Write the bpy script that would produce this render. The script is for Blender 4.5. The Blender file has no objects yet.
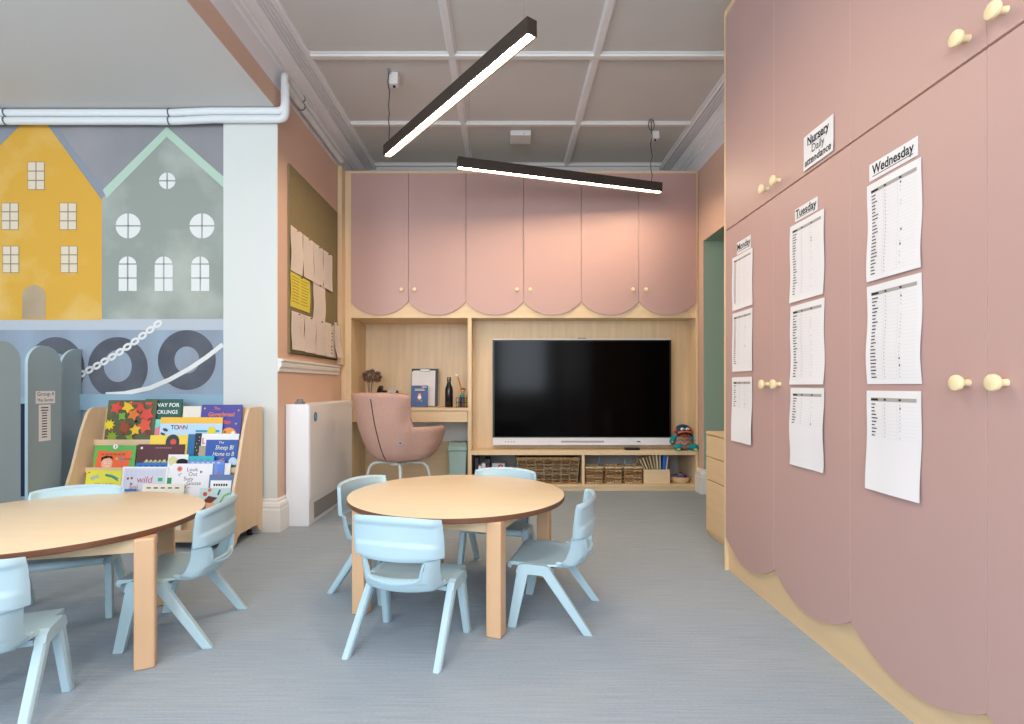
import bpy, math, random
from mathutils import Matrix, Vector
random.seed(7)
C = bpy.context.scene.collection
PI = math.pi
F = 535.0                                   # focal length in pixels of a 1024 wide frame
def R(a): return math.radians(a)

# ---------------------------------------------------------------- camera, world, lights, exposure
cam = bpy.data.cameras.new('camera'); co = bpy.data.objects.new('camera', cam); C.objects.link(co)
cam.sensor_width = 36; cam.lens = F/1024*36; cam.shift_x = 6/1024; cam.shift_y = 24/1024
cam.clip_start = 0.05
co.location = (0, 0, 1.0); co.rotation_euler = (PI/2, 0, 0)
bpy.context.scene.camera = co
w = bpy.data.worlds.new('world'); bpy.context.scene.world = w; w.use_nodes = True
w.node_tree.nodes['Background'].inputs[0].default_value = (0.75, 0.86, 1, 1)
w.node_tree.nodes['Background'].inputs[1].default_value = 1.0
vs = bpy.context.scene.view_settings
vs.view_transform = 'Standard'; vs.look = 'None'; vs.gamma = 1; vs.use_curve_mapping = False
vs.exposure = 0.38
WINS = [(-3.9, -2.7), (-1.9, -0.75), (-0.2, 0.95)]
def area(name, loc, rot, sx, sy, power, col):
    l = bpy.data.lights.new(name, 'AREA'); l.shape = 'RECTANGLE'; l.size = sx; l.size_y = sy
    l.energy = power; l.color = col
    o = bpy.data.objects.new(name, l); o.location = loc; o.rotation_euler = rot; C.objects.link(o); return o
for a, b in WINS:
    area('window_daylight', ((a+b)/2, -2.17, 1.85), (PI/2, 0, 0), b-a-.1, 1.9, 56, (0.82, 0.91, 1.0))
area('window_daylight', (-4.40, 1.3, 1.75), (0, -PI/2, 0), 1.7, 2.2, 15, (0.88, 0.94, 1.0))
# ceiling lights of the near half of the room (out of frame, behind the camera)
for x, y in ((-.4, 1.3), (.3, -.6)):
    area('ceiling_lamp_light', (x, y, 2.69), (0, 0, R(35)), 1.7, .06, 13, (1.0, 0.82, 0.62))

# ---------------------------------------------------------------- helpers
def lin(c):
    c = c/255
    return c/12.92 if c <= .04045 else ((c+.055)/1.055)**2.4
def col(rgb): return (lin(rgb[0]), lin(rgb[1]), lin(rgb[2]), 1)
_mats = {}
def mat(name, rgb, rough=.6, metal=0, spec=.5, var=0, vscale=3, bump=0, bscale=200, emit=0, rgb2=None, trans=0, stretch=(1,1,1), coat=0, detail=3, sharp=(.3,.7)):
    if name in _mats: return _mats[name]
    m = bpy.data.materials.new(name); m.use_nodes = True; nt = m.node_tree; b = nt.nodes['Principled BSDF']
    b.inputs['Base Color'].default_value = col(rgb); b.inputs['Roughness'].default_value = rough
    b.inputs['Metallic'].default_value = metal; b.inputs['Specular IOR Level'].default_value = spec
    b.inputs['Coat Weight'].default_value = coat
    if trans: b.inputs['Transmission Weight'].default_value = trans; b.inputs['IOR'].default_value = 1.3
    if emit:
        b.inputs['Emission Color'].default_value = col(rgb); b.inputs['Emission Strength'].default_value = emit
    if var or rgb2 or bump:
        tc = nt.nodes.new('ShaderNodeTexCoord'); mp = nt.nodes.new('ShaderNodeMapping')
        mp.inputs['Scale'].default_value = stretch
        nt.links.new(tc.outputs['Object'], mp.inputs[0])
    if var or rgb2:
        n = nt.nodes.new('ShaderNodeTexNoise'); n.inputs['Scale'].default_value = vscale; n.inputs['Detail'].default_value = detail
        nt.links.new(mp.outputs[0], n.inputs['Vector'])
        r = nt.nodes.new('ShaderNodeValToRGB')
        r.color_ramp.elements[0].position = sharp[0]; r.color_ramp.elements[1].position = sharp[1]
        c1 = col(rgb); c2 = col(rgb2) if rgb2 else tuple(x*(1-var) for x in c1[:3])+(1,)
        r.color_ramp.elements[0].color = c2; r.color_ramp.elements[1].color = c1
        nt.links.new(n.outputs[0], r.inputs[0]); nt.links.new(r.outputs[0], b.inputs['Base Color'])
    if bump:
        n2 = nt.nodes.new('ShaderNodeTexNoise'); n2.inputs['Scale'].default_value = bscale
        nt.links.new(mp.outputs[0], n2.inputs['Vector'])
        bp = nt.nodes.new('ShaderNodeBump'); bp.inputs['Strength'].default_value = bump; bp.inputs['Distance'].default_value = .002
        nt.links.new(n2.outputs[0], bp.inputs['Height']); nt.links.new(bp.outputs[0], b.inputs['Normal'])
    _mats[name] = m; return m
def wood(name, rgb, axis='z', var=.13, rough=.45):
    st = {'x': (.09, 1, 1), 'y': (1, .09, 1), 'z': (1, 1, .09)}[axis]
    return mat(name, rgb, rough, var=var, vscale=22, stretch=st, detail=6, sharp=(.25, .75), bump=.05, bscale=120)

class MB:
    def __init__(s): s.v=[]; s.f=[]; s.m=[]; s.sm=[]; s.mats=[]; s.M=Matrix()
    def add(s, vs, fs, m, smooth=False):
        if m not in s.mats: s.mats.append(m)
        k = s.mats.index(m); n = len(s.v)
        s.v += [s.M @ Vector(p) for p in vs]
        for f in fs: s.f.append([n+i for i in f]); s.m.append(k); s.sm.append(smooth)
        return s
    def box(s, x0, x1, y0, y1, z0, z1, m):
        x0, x1 = min(x0,x1), max(x0,x1); y0, y1 = min(y0,y1), max(y0,y1); z0, z1 = min(z0,z1), max(z0,z1)
        return s.add([(x0,y0,z0),(x1,y0,z0),(x1,y1,z0),(x0,y1,z0),(x0,y0,z1),(x1,y0,z1),(x1,y1,z1),(x0,y1,z1)],
              [(3,2,1,0),(4,5,6,7),(0,1,5,4),(1,2,6,5),(2,3,7,6),(3,0,4,7)], m)
    def prism(s, poly, c0, c1, m, mside=None, smooth=False):     # poly in (x,y) of the frame, depth along z
        n = len(poly); a = [(p[0],p[1],c0) for p in poly]; b = [(p[0],p[1],c1) for p in poly]
        s.add(a+b, [tuple(range(n-1,-1,-1)), tuple(range(n,2*n))], m)
        s.add(a+b, [(i,(i+1)%n,n+(i+1)%n,n+i) for i in range(n)], mside or m, smooth); return s
    def flat(s, poly, c, m): return s.add([(p[0],p[1],c) for p in poly], [tuple(range(len(poly)))], m)
    def rect(s, x0, y0, x1, y1, c, m): return s.flat([(x0,y0),(x1,y0),(x1,y1),(x0,y1)], c, m)
    def disc(s, x, y, r, c, m, ry=None, n=20): 
        ry = ry or r; return s.flat([(x+r*math.cos(2*PI*i/n), y+ry*math.sin(2*PI*i/n)) for i in range(n)], c, m)
    def ring(s, x, y, rx, ry, ix, iy, c, m, n=36, dx=0, dy=0, rot=0):
        vs = []
        for i in range(n):
            t = 2*PI*i/n; ct, st = math.cos(t), math.sin(t)
            for (ax, ay, ox, oy) in ((rx,ry,0,0),(ix,iy,dx,dy)):
                px, py = ox+ax*ct, oy+ay*st
                vs.append((x+px*math.cos(rot)-py*math.sin(rot), y+px*math.sin(rot)+py*math.cos(rot), c))
        return s.add(vs, [(2*i, 2*((i+1)%n), 2*((i+1)%n)+1, 2*i+1) for i in range(n)], m)
    def strip(s, pts, wd, c, m):
        vs = []
        for i, p in enumerate(pts):
            a = Vector(pts[max(i-1,0)]); b = Vector(pts[min(i+1,len(pts)-1)]); d = (b-a).normalized()
            vs += [(p[0]-d.y*wd/2, p[1]+d.x*wd/2, c), (p[0]+d.y*wd/2, p[1]-d.x*wd/2, c)]
        return s.add(vs, [(2*i,2*i+1,2*i+3,2*i+2) for i in range(len(pts)-1)], m)
    def tube(s, path, r, m, seg=8, closed=False, caps=True):
        P = [Vector(p) for p in path]; n = len(P); vs = []; up = None
        rr = r if isinstance(r, (list,tuple)) else [r]*n
        for i in range(n):
            if closed: t = (P[(i+1)%n]-P[i-1]).normalized()
            else: t = (P[min(i+1,n-1)]-P[max(i-1,0)]).normalized()
            if up is None:
                up = Vector((0,0,1)) if abs(t.z) < .9 else Vector((1,0,0))
            a = (up - t*up.dot(t)).normalized(); up = a; b = t.cross(a)
            for k in range(seg):
                q = 2*PI*k/seg; vs.append(P[i]+(a*math.cos(q)+b*math.sin(q))*rr[i])
        fs = [(i*seg+k, i*seg+(k+1)%seg, (i+1)%n*seg+(k+1)%seg, (i+1)%n*seg+k) for i in range(n if closed else n-1) for k in range(seg)]
        if caps and not closed: fs += [tuple(range(seg-1,-1,-1)), tuple((n-1)*seg+k for k in range(seg))]
        return s.add(vs, fs, m, True)
    def lathe(s, prof, m, seg=24, c=(0,0,0)):
        vs = [(c[0]+r*math.cos(2*PI*k/seg), c[1]+r*math.sin(2*PI*k/seg), c[2]+z) for r, z in prof for k in range(seg)]
        n = len(prof)
        fs = [(i*seg+k, i*seg+(k+1)%seg, (i+1)*seg+(k+1)%seg, (i+1)*seg+k) for i in range(n-1) for k in range(seg)]
        if prof[0][0] > 1e-6: fs.append(tuple(range(seg-1,-1,-1)))
        if prof[-1][0] > 1e-6: fs.append(tuple((n-1)*seg+k for k in range(seg)))
        return s.add(vs, fs, m, True)
    def loft(s, rings, m, smooth=False):
        k = len(rings[0]); vs = [p for r in rings for p in r]; n = len(rings)
        fs = [(i*k+j, i*k+(j+1)%k, (i+1)*k+(j+1)%k, (i+1)*k+j) for i in range(n-1) for j in range(k)]
        fs += [tuple(range(k-1,-1,-1)), tuple((n-1)*k+j for j in range(k))]
        return s.add(vs, fs, m, smooth)
    def ball(s, c, r, m, seg=14, sc=(1,1,1)):
        pr = [(max(1e-7, math.sin(PI*i/8)), -math.cos(PI*i/8)) for i in range(9)]
        vs = [(c[0]+r*sc[0]*a*math.cos(2*PI*k/seg), c[1]+r*sc[1]*a*math.sin(2*PI*k/seg), c[2]+r*sc[2]*z) for a, z in pr for k in range(seg)]
        return s.add(vs, [(i*seg+k, i*seg+(k+1)%seg, (i+1)*seg+(k+1)%seg, (i+1)*seg+k) for i in range(8) for k in range(seg)], m, True)
    def text(s, txt, size, x, y, c, m, shear=0, bold=0, rot=0, sx=1):
        vs, fs = glyphs(txt, bold, shear)
        cs, sn = math.cos(rot), math.sin(rot)
        return s.add([(x+(vx*sx*cs-vy*sn)*size, y+(vx*sx*sn+vy*cs)*size, c) for vx, vy in vs], fs, m)
    def build(s, name, parent=None, origin=None, bevel=0, seg=2, sub=0, solid=0, auto=40, bmat=-1):
        me = bpy.data.meshes.new(name)
        o = origin and Vector(origin)
        me.from_pydata([tuple(v-o) if o else tuple(v) for v in s.v], [], s.f)
        for m in s.mats: me.materials.append(m)
        me.polygons.foreach_set('material_index', s.m)
        me.polygons.foreach_set('use_smooth', s.sm); me.update()
        if any(s.sm): me.set_sharp_from_angle(angle=R(auto))
        ob = bpy.data.objects.new(name, me); C.objects.link(ob)
        if o: ob.location = o
        if parent: ob.parent = parent
        if solid:
            q = ob.modifiers.new('solidify', 'SOLIDIFY'); q.thickness = solid; q.offset = -1
        if bevel:
            q = ob.modifiers.new('bevel', 'BEVEL'); q.width = bevel; q.segments = seg; q.limit_method = 'ANGLE'; q.angle_limit = R(35); q.material = bmat
        if sub:
            q = ob.modifiers.new('subsurf', 'SUBSURF'); q.levels = sub; q.render_levels = sub
        return ob
_gl = {}
def glyphs(t, bold=0, shear=0):
    k = (t, bold, shear)
    if k not in _gl:
        cu = bpy.data.curves.new('t', 'FONT'); cu.body = t; cu.size = 1; cu.align_x = 'CENTER'; cu.align_y = 'CENTER'
        cu.offset = bold; cu.shear = shear; cu.resolution_u = 3
        ob = bpy.data.objects.new('t', cu); C.objects.link(ob)
        dg = bpy.context.evaluated_depsgraph_get(); me = bpy.data.meshes.new_from_object(ob.evaluated_get(dg))
        _gl[k] = ([(v.co.x, v.co.y) for v in me.vertices], [tuple(p.vertices) for p in me.polygons])
        bpy.data.objects.remove(ob); bpy.data.meshes.remove(me); bpy.data.curves.remove(cu)
    return _gl[k]
def tag(o, label=None, cat=None, group=None, kind=None):
    if label: o['label'] = label
    if cat: o['category'] = cat
    if group: o['group'] = group
    if kind: o['kind'] = kind
    return o
def thing(name, label, cat, loc=(0,0,0), rot=0, group=None):
    o = bpy.data.objects.new(name, None); o.empty_display_size = .05; C.objects.link(o)
    o.location = loc; o.rotation_euler = (0,0,rot); return tag(o, label, cat, group)
def dup(root, loc=None, rot=None, label=None):
    r = root.copy(); C.objects.link(r)
    if loc is not None: r.location = loc
    if rot is not None: r.rotation_euler = (0,0,rot)
    if label: r['label'] = label
    for ch in list(root.children):
        c = ch.copy(); C.objects.link(c); c.parent = r
        for g in list(ch.children):
            d = g.copy(); C.objects.link(d); d.parent = c
    return r
def structure(mb, name, **k):
    o = mb.build(name, **k); o['kind'] = 'structure'; return o
def frame(o, u, v):
    u = Vector(u); v = Vector(v); n = u.cross(v); o = Vector(o)
    return Matrix(((u.x,v.x,n.x,o.x),(u.y,v.y,n.y,o.y),(u.z,v.z,n.z,o.z),(0,0,0,1)))
def front(x, y, z): return frame((x,y,z), (1,0,0), (0,0,1))      # faces the camera (-Y)
def left(x, y, z): return frame((x,y,z), (0,1,0), (0,0,1))       # on the left wall, faces +X
def right(x, y, z): return frame((x,y,z), (0,-1,0), (0,0,1))     # on the right wardrobe, faces -X
def P(x, y, Y): return ((x-506)*Y/F, Y, 1-(y-386)*Y/F)

# ---------------------------------------------------------------- materials
WHITE = mat('white_paint', (232,230,228), .55)
CEIL = mat('ceiling_paint', (214,212,210), .8, var=.02, vscale=1.5)
CORN = mat('cornice_paint', (236,234,236), .6)
PEACH = mat('peach_wall_paint', (218,184,164), .75, var=.03, vscale=2)
COLUMN = mat('pale_grey_wall_paint', (214,218,214), .8)
GREEN = mat('sage_green_paint', (150,172,154), .8)
PINK = mat('dusty_pink_laminate', (190,156,150), .42, var=.015, vscale=4)
PINKE = mat('dusty_pink_edge', (226,196,186), .5)
MAPLE = wood('maple_upright', (234,206,166), 'z', .17)
MAPLEX = wood('maple_sideways', (234,206,166), 'x')
MAPLEY = wood('maple_lengthways', (230,200,158), 'y')
TOPW = wood('table_top_maple', (240,218,184), 'x', .05, .38)
LEGW = wood('beech_leg', (218,178,138), 'z', .08)
EDGE = wood('brown_table_edge', (122,80,56), 'x', .3, .4)
BLUE = mat('pale_blue_plastic', (177,205,216), .42)
BLACK = mat('black_plastic', (22,22,24), .4)
DARK = mat('matt_dark_metal', (58,48,42), .5)
KNOB = mat('pale_beech_knob', (238,220,176), .45)
PAPER = mat('white_paper', (232,230,232), .8)
INK = mat('black_ink', (20,20,22), .8)
GREY = mat('grey_ink', (150,148,148), .8)
LGREY = mat('pale_grey_ink', (205,203,206), .8)
STEEL = mat('brushed_steel', (170,170,170), .35, metal=.8)

# floor: blue-grey woven carpet tile with fine lines running across the room
def carpet():
    m = bpy.data.materials.new('woven_grey_carpet'); m.use_nodes = True; nt = m.node_tree; b = nt.nodes['Principled BSDF']
    b.inputs['Roughness'].default_value = .9; b.inputs['Specular IOR Level'].default_value = .2
    tc = nt.nodes.new('ShaderNodeTexCoord')
    def noise(scale, st, det=4):
        mp = nt.nodes.new('ShaderNodeMapping'); mp.inputs['Scale'].default_value = st
        n = nt.nodes.new('ShaderNodeTexNoise'); n.inputs['Scale'].default_value = scale; n.inputs['Detail'].default_value = det
        nt.links.new(tc.outputs['Object'], mp.inputs[0]); nt.links.new(mp.outputs[0], n.inputs['Vector']); return n
    def ramp(n, a, b_, p0, p1):
        r = nt.nodes.new('ShaderNodeValToRGB'); r.color_ramp.elements[0].color = a; r.color_ramp.elements[1].color = b_
        r.color_ramp.elements[0].position = p0; r.color_ramp.elements[1].position = p1
        nt.links.new(n.outputs[0], r.inputs[0]); return r
    r1 = ramp(noise(90, (.05, 1.6, 1)), col((152,165,178)), col((168,180,190)), .3, .7)
    r2 = ramp(noise(300, (.25, 1, 1)), (.90,.90,.90,1), (1.05,1.05,1.05,1), .3, .7)
    r3 = ramp(noise(1.6, (.5, 1.4, 1)), (.93,.95,.97,1), (1.02,1,.98,1), .35, .65)
    def mul(a, c):
        x = nt.nodes.new('ShaderNodeMix'); x.data_type = 'RGBA'; x.blend_type = 'MULTIPLY'; x.inputs[0].default_value = 1
        nt.links.new(a, x.inputs[6]); nt.links.new(c, x.inputs[7]); return x.outputs[2]
    nt.links.new(mul(mul(r1.outputs[0], r2.outputs[0]), r3.outputs[0]), b.inputs['Base Color'])
    bp = nt.nodes.new('ShaderNodeBump'); bp.inputs['Strength'].default_value = .4; bp.inputs['Distance'].default_value = .002
    nt.links.new(noise(150, (.15, 1.4, 1)).outputs[0], bp.inputs['Height']); nt.links.new(bp.outputs[0], b.inputs['Normal'])
    return m
CARPET = carpet()

# ---------------------------------------------------------------- room shell
XL, XR, YB, ZC = -1.571, 1.83, 5.75, 3.35
YC, YM = 3.68, 3.72                            # column face, mural face
ZS, ZW = 2.90, 3.045                           # soffit, top of the coloured walls
XFL, YR = -4.5, -2.3
m = MB().box(XFL, 2.8, YR, YB, -.05, 0, CARPET); structure(m, 'floor')
m = MB().box(XL-.001, 2.8, YR, YB+.1, ZC, ZC+.08, CEIL); structure(m, 'ceiling')
m = MB().box(XFL, XL-.005, YR, YM+.1, ZS, ZS+.02, CEIL)
structure(m, 'ceiling')
m = MB().box(XFL, 2.8, YB, YB+.1, 0, ZC, COLUMN); structure(m, 'wall_back')
# left wall: beam face over the opening and the wall behind the column
m = MB().box(XL-.004, XL, YR, YC, ZS-.0005, ZW, PEACH).box(XL-.12, XL, YC+.001, YB, 0, ZW, PEACH)
m.box(XL-.12, XL, YR, YB, ZW, ZC, CORN); structure(m, 'wall_left')
m = MB().box(-1.946, XL-.0005, YC, YM+.1, 0, ZS, COLUMN); structure(m, 'wall_column', bevel=.004)
m = MB().box(XFL-.1, XFL, YR, YM+.1, 0, ZS, COLUMN); structure(m, 'wall_far_left')
# right wall with the green-lined opening beside the wardrobe
m = MB().box(XR, XR+.1, 4.97, YB, 0, ZW, PEACH).box(XR, XR+.1, YR, 4.97, 2.347, ZW, PEACH).box(XR, XR+.1, YR, 3.0, 0, 2.347, PEACH)
m.box(XR, XR+.1, YR, YB, ZW, ZC, CORN)
m.box(XR+.006, 2.7, 4.968, 5.09, 0, 2.6, GREEN).box(XR+.006, 2.7, 2.9, 4.968, 2.345, 2.6, GREEN)
m.box(2.7, 2.8, 2.9, 5.1, 0, 2.6, GREEN).box(XR+.1, 2.8, 2.8, 2.9, 0, 2.6, GREEN)
structure(m, 'wall_right')
# rear wall behind the camera with three windows
m = MB(); xs = [XFL] + [q for a in WINS for q in a] + [XR]
for i in range(0, len(xs), 2): m.box(xs[i], xs[i+1], YR-.1, YR, 0, ZC, COLUMN)
for a, b in WINS: m.box(a, b, YR-.1, YR, 0, .85, COLUMN).box(a, b, YR-.1, YR, 2.85, ZC, COLUMN)
structure(m, 'wall_rear')
GLASS = mat('window_glass', (235,240,245), .02, trans=1)
for a, b in WINS:
    m = MB()
    for q in (a, (a+b)/2-.02, b-.04): m.box(q, q+.04, YR-.07, YR-.02, .85, 2.85, WHITE)
    for q in (.85, 1.83, 2.81): m.box(a, b, YR-.07, YR-.02, q, q+.04, WHITE)
    wf = structure(m, 'window_1', bevel=.004)
    MB().box(a+.03, b-.03, YR-.05, YR-.045, .88, 2.82, GLASS).build('pane', wf)

# baseboards
def skirt(mb, path, out):                      # path of (x,y), out = offsets so the board stands proud
    prof = [(0,0),(.032,0),(.032,.15),(.026,.165),(.03,.175),(.024,.195),(.012,.205),(.014,.218),(0,.228)]
    rings = []
    for (x, y), (ox, oy) in zip(path, out):
        rings.append([(x+ox*p, y+oy*p, z) for p, z in prof])
    mb.loft(rings, WHITE)
m = MB(); skirt(m, [(-1.946,YC),(XL,YC),(XL,3.80)], [(0,-1),(1,-1),(1,0)]); structure(m, 'baseboard_left', bevel=.002)
m = MB(); skirt(m, [(XR,5.09),(XR,4.97),(2.3,4.97)], [(-1,0),(-1,-1),(0,-1)]); structure(m, 'baseboard_right', bevel=.002)
# dado rail on the peach wall
m = MB(); prof = [(0,1.10),(.012,1.102),(.014,1.125),(.026,1.135),(.03,1.155),(.022,1.165),(.038,1.175),(.038,1.186),(0,1.192)]
m.loft([[(XL+p, YC-.002, z) for p, z in prof], [(XL+p, 4.98, z) for p, z in prof]], WHITE); structure(m, 'trim_1', bevel=.001)
# cornice left and right: ribbed moulding
prof = [(0,3.20),(.018,3.205),(.02,3.24),(.034,3.25),(.036,3.262),(.055,3.29),(.072,3.303)]
for i in range(4):
    a = .076+i*.022; prof += [(a,3.304+i*.005),(a+.003,3.320+i*.005),(a+.015,3.320+i*.005),(a+.019,3.304+i*.005)]
prof += [(.168,3.318),(.176,3.334),(.19,3.336),(.193,ZC),(0,ZC)]
m = MB(); m.loft([[(XL+p, YR, z) for p, z in prof], [(XL+p, YB, z) for p, z in prof]], CORN); structure(m, 'trim_2')
m = MB(); m.loft([[(XR-p, YR, z) for p, z in prof], [(XR-p, YB, z) for p, z in prof]], CORN); structure(m, 'trim_3')
m = MB(); m.loft([[(XL+.193, YB-p*.4, z) for p, z in prof], [(XR-.193, YB-p*.4, z) for p, z in prof]], CORN); structure(m, 'trim_4')
# ceiling ribs
rp = [(-.034,ZC),(-.034,ZC-.008),(-.024,ZC-.012),(-.02,ZC-.026),(.02,ZC-.026),(.024,ZC-.012),(.034,ZC-.008),(.034,ZC)]
k = 5
for y in (-1.09, -.12, .85, 1.82, 2.82, 3.79, 4.775, 5.66):
    m = MB(); m.loft([[(XL+.19, y+p, z) for p, z in rp], [(XR-.19, y+p, z) for p, z in rp]], WHITE); structure(m, 'trim_%d' % k, bevel=.001); k += 1
for x in (-.381, .64):
    m = MB(); m.loft([[(x+p, YR, z+.001) for p, z in rp], [(x+p, YB, z+.001) for p, z in rp]], CORN); structure(m, 'trim_%d' % k); k += 1

# ---------------------------------------------------------------- mural on the left wall
M_LIL = mat('mural_lilac_grey', (156,154,158), .85, rgb2=(140,140,144), vscale=2.2, detail=6)
M_YEL = mat('mural_yellow', (216,166,62), .85, rgb2=(226,190,112), vscale=2.4, detail=7, sharp=(.28,.5))
M_GRN = mat('mural_green_grey', (148,156,148), .85, rgb2=(174,180,172), vscale=2.6, detail=7, sharp=(.28,.5))
M_MINT = mat('mural_mint', (180,206,188), .85)
M_SLATE = mat('mural_slate', (140,148,160), .85)
M_CREAM = mat('mural_cream', (222,208,184), .85)
M_FRAME = mat('mural_brown_frame', (140,124,104), .85)
M_WHITE = mat('mural_white', (224,226,224), .85)
M_DOOR = mat('mural_taupe', (168,146,118), .85, rgb2=(186,168,140), vscale=4)
M_PAVE = mat('mural_pale_blue', (184,191,200), .85)
M_QUAY = mat('mural_quay_blue', (152,170,188), .85, rgb2=(140,148,162), vscale=2.2, detail=6, stretch=(2,1,.4))
M_TYRE = mat('mural_charcoal', (74,78,88), .85, rgb2=(98,102,112), vscale=4, detail=6)
s = YM/F
m = MB(); m.M = frame((0, YM, 1), (1,0,0), (0,0,1))
def mp(x, y): return ((x-506)*s, (386-y)*s)
def mpoly(pts, c, mt): m.flat([mp(*p) for p in reversed(pts)], c*.0007, mt)
x0m = XFL; px0 = 506+XFL/s
m.prism([(x0m, -1), (-1.947, -1), (-1.947, ZS-1), (x0m, ZS-1)], -.1, 0, M_LIL)
mpoly([(px0,329),(px0,529),(226.3,529),(226.3,329)], 1, M_QUAY)
mpoly([(px0,318),(px0,330),(226.3,330),(226.3,318)], 2, M_PAVE)
mpoly([(-60,206),(-62,320),(102,320),(102,200),(47,124),(34,113),(22,124)], 3, M_YEL)
mpoly([(44,120),(56,126),(80,158),(109,192),(104,202)], 2, M_SLATE)
mpoly([(-62,208),(24,121),(12,121),(-74,200)], 2, M_SLATE)
mpoly([(102,199),(102,319),(226.3,319),(226.3,185),(167,134)], 3, M_GRN)
mpoly([(167,127),(103,190),(107,198),(167,137)], 4, M_MINT); mpoly([(167,127),(167,137),(226.3,190),(226.3,179)], 4, M_MINT)
for x in (-140,): mpoly([(x,200),(x,319),(-62,319),(-62,200)], 3, M_GRN)
def mwin(xa, ya, xb, yb, nx, ny, fm=M_FRAME, pm=M_CREAM):
    mpoly([(xa,ya),(xa,yb),(xb,yb),(xb,ya)], 5, fm)
    dx = (xb-xa)/nx; dy = (yb-ya)/ny
    for i in range(nx):
        for j in range(ny):
            a = xa+i*dx+.5; b = ya+j*dy+.5; mpoly([(a,b),(a,b+dy-1),(a+dx-1,b+dy-1),(a+dx-1,b)], 6, pm)
for q in ((28,162,45,190),(2,203,19,230),(60,203,77,230),(3,246,19.5,273),(61,246,78,273)): mwin(*q, 2, 3)
arch = lambda xa, xb, yt, yb: [(xa, yb)] + [(xb, yb)] + [((xa+xb)/2+(xb-xa)/2*math.cos(R(a)), yt+(xb-xa)/2*(1-math.sin(R(a)))) for a in range(0, 181, 15)]
mpoly(list(reversed(arch(22.5,46,285,319))), 5, M_DOOR)
for (cx, cy, r) in ((167.5,181,8.3),(128.5,226,12.6),(202.3,226,12.6)):
    m.disc(*mp(cx,cy), r*s, .0035, M_WHITE); mpoly([(cx-.7,cy-r),(cx-.7,cy+r),(cx+.7,cy+r),(cx+.7,cy-r)], 6, M_GRN); mpoly([(cx-r,cy-.7),(cx-r,cy+.7),(cx+r,cy+.7),(cx+r,cy-.7)], 6, M_GRN)
for xa in (119,155,191.5):
    xb = xa+18; mpoly(list(reversed(arch(xa,xb,256.5,291))), 5, M_WHITE)
    mpoly([(xa+8.4,256),(xa+8.4,291),(xa+9.8,291),(xa+9.8,256)], 6, M_GRN)
    for y in (263.5, 277.5): mpoly([(xa,y),(xa,y+1.3),(xb,y+1.3),(xb,y)], 6, M_GRN)
for (cx, cy, rx, ry, ix, iy, dx, dy) in ((56,369,29,32,14,16,0,0),(118,368,30,31,14,16,0,-2),(187,360,29,30,12.5,13.5,0,0),(-20,366,29,31,13,15,0,0)):
    m.ring(*mp(cx,cy), rx*s, ry*s, ix*s, iy*s, .002, M_TYRE, dx=dx*s, dy=-dy*s)
for i in range(11):
    t = i/10; x = 82+t*76; y = 374-t*50-3*math.sin(PI*t)*-1
    m.ring(*mp(x, y), 5.0*s, 3.6*s, 2.3*s, 1.2*s, .0033, M_WHITE, n=12, rot=R(33))
m.strip([mp(*p) for p in ((106,394.5),(125,393.5),(150,388),(170,379.5),(190,368.5),(207,357),(223,344.5))], 4.4*s, .003, M_WHITE)
structure(m, 'wall_mural')
RAILB = mat('blue_grey_board', (142,174,194), .6)
m = MB(); za = P(0,394,YM)[2]; zb = P(0,410,YM)[2]
m.box(-2.955, -1.948, YM-.024, YM-.002, zb, za, RAILB); structure(m, 'trim_%d' % k, bevel=.002); k += 1

# ---------------------------------------------------------------- pipes under the soffit and along the wall
PIPE = mat('white_pipe_paint', (226,230,232), .4)
def curve(pts, n=6, r=.05):                    # polyline with rounded corners
    out = [Vector(pts[0])]
    for i in range(1, len(pts)-1):
        p = Vector(pts[i]); a = (Vector(pts[i-1])-p); b = (Vector(pts[i+1])-p); q = min(r, a.length*.45, b.length*.45)
        a = p+a.normalized()*q; b = p+b.normalized()*q
        for j in range(n+1):
            t = j/n; out.append(a*(1-t)**2 + p*2*t*(1-t) + b*t*t)
    out.append(Vector(pts[-1])); return out
CLIP = mat('dark_pipe_clip', (90,96,104), .5)
pa = [(-4.4,3.66,2.867),(-2.30,3.66,2.867),(-2.02,3.645,2.871),(-1.508,3.645,2.871),(-1.508,3.645,3.12),(-1.53,3.75,3.150),(-1.53,4.96,3.150)]
pb = [(-4.4,3.66,2.813),(-2.25,3.66,2.813),(-2.0,3.645,2.818),(-1.50,3.645,2.818),(-1.50,3.645,3.06),(-1.53,3.75,3.09),(-1.53,4.96,3.09)]
for pts, rr, lb in ((pa, .0255, 'upper of the two white pipes running along under the soffit above the mural'), (pb, .0255, 'lower of the two white pipes running along under the soffit above the mural')):
    t = thing('heating_pipe', lb, 'pipe', pts[0]); mb = MB(); mb.M = Matrix.Translation(-Vector(pts[0]))
    mb.tube(curve(pts), rr, PIPE, 12); mb.build('pipe', t)
    for x in (-3.42, -2.30):
        mb = MB(); mb.M = Matrix.Translation(-Vector(pts[0])); mb.tube([(x-.004,3.66,pts[0][2]),(x+.004,3.66,pts[0][2])], rr+.004, CLIP, 12); mb.build('pipe_clip', t)
    mb = MB(); mb.M = Matrix.Translation(-Vector(pts[0])); mb.tube([(pts[-1][0],4.0,pts[-1][2]),(pts[-1][0],4.008,pts[-1][2])], rr+.004, CLIP, 12); mb.build('pipe_clip', t)

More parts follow.
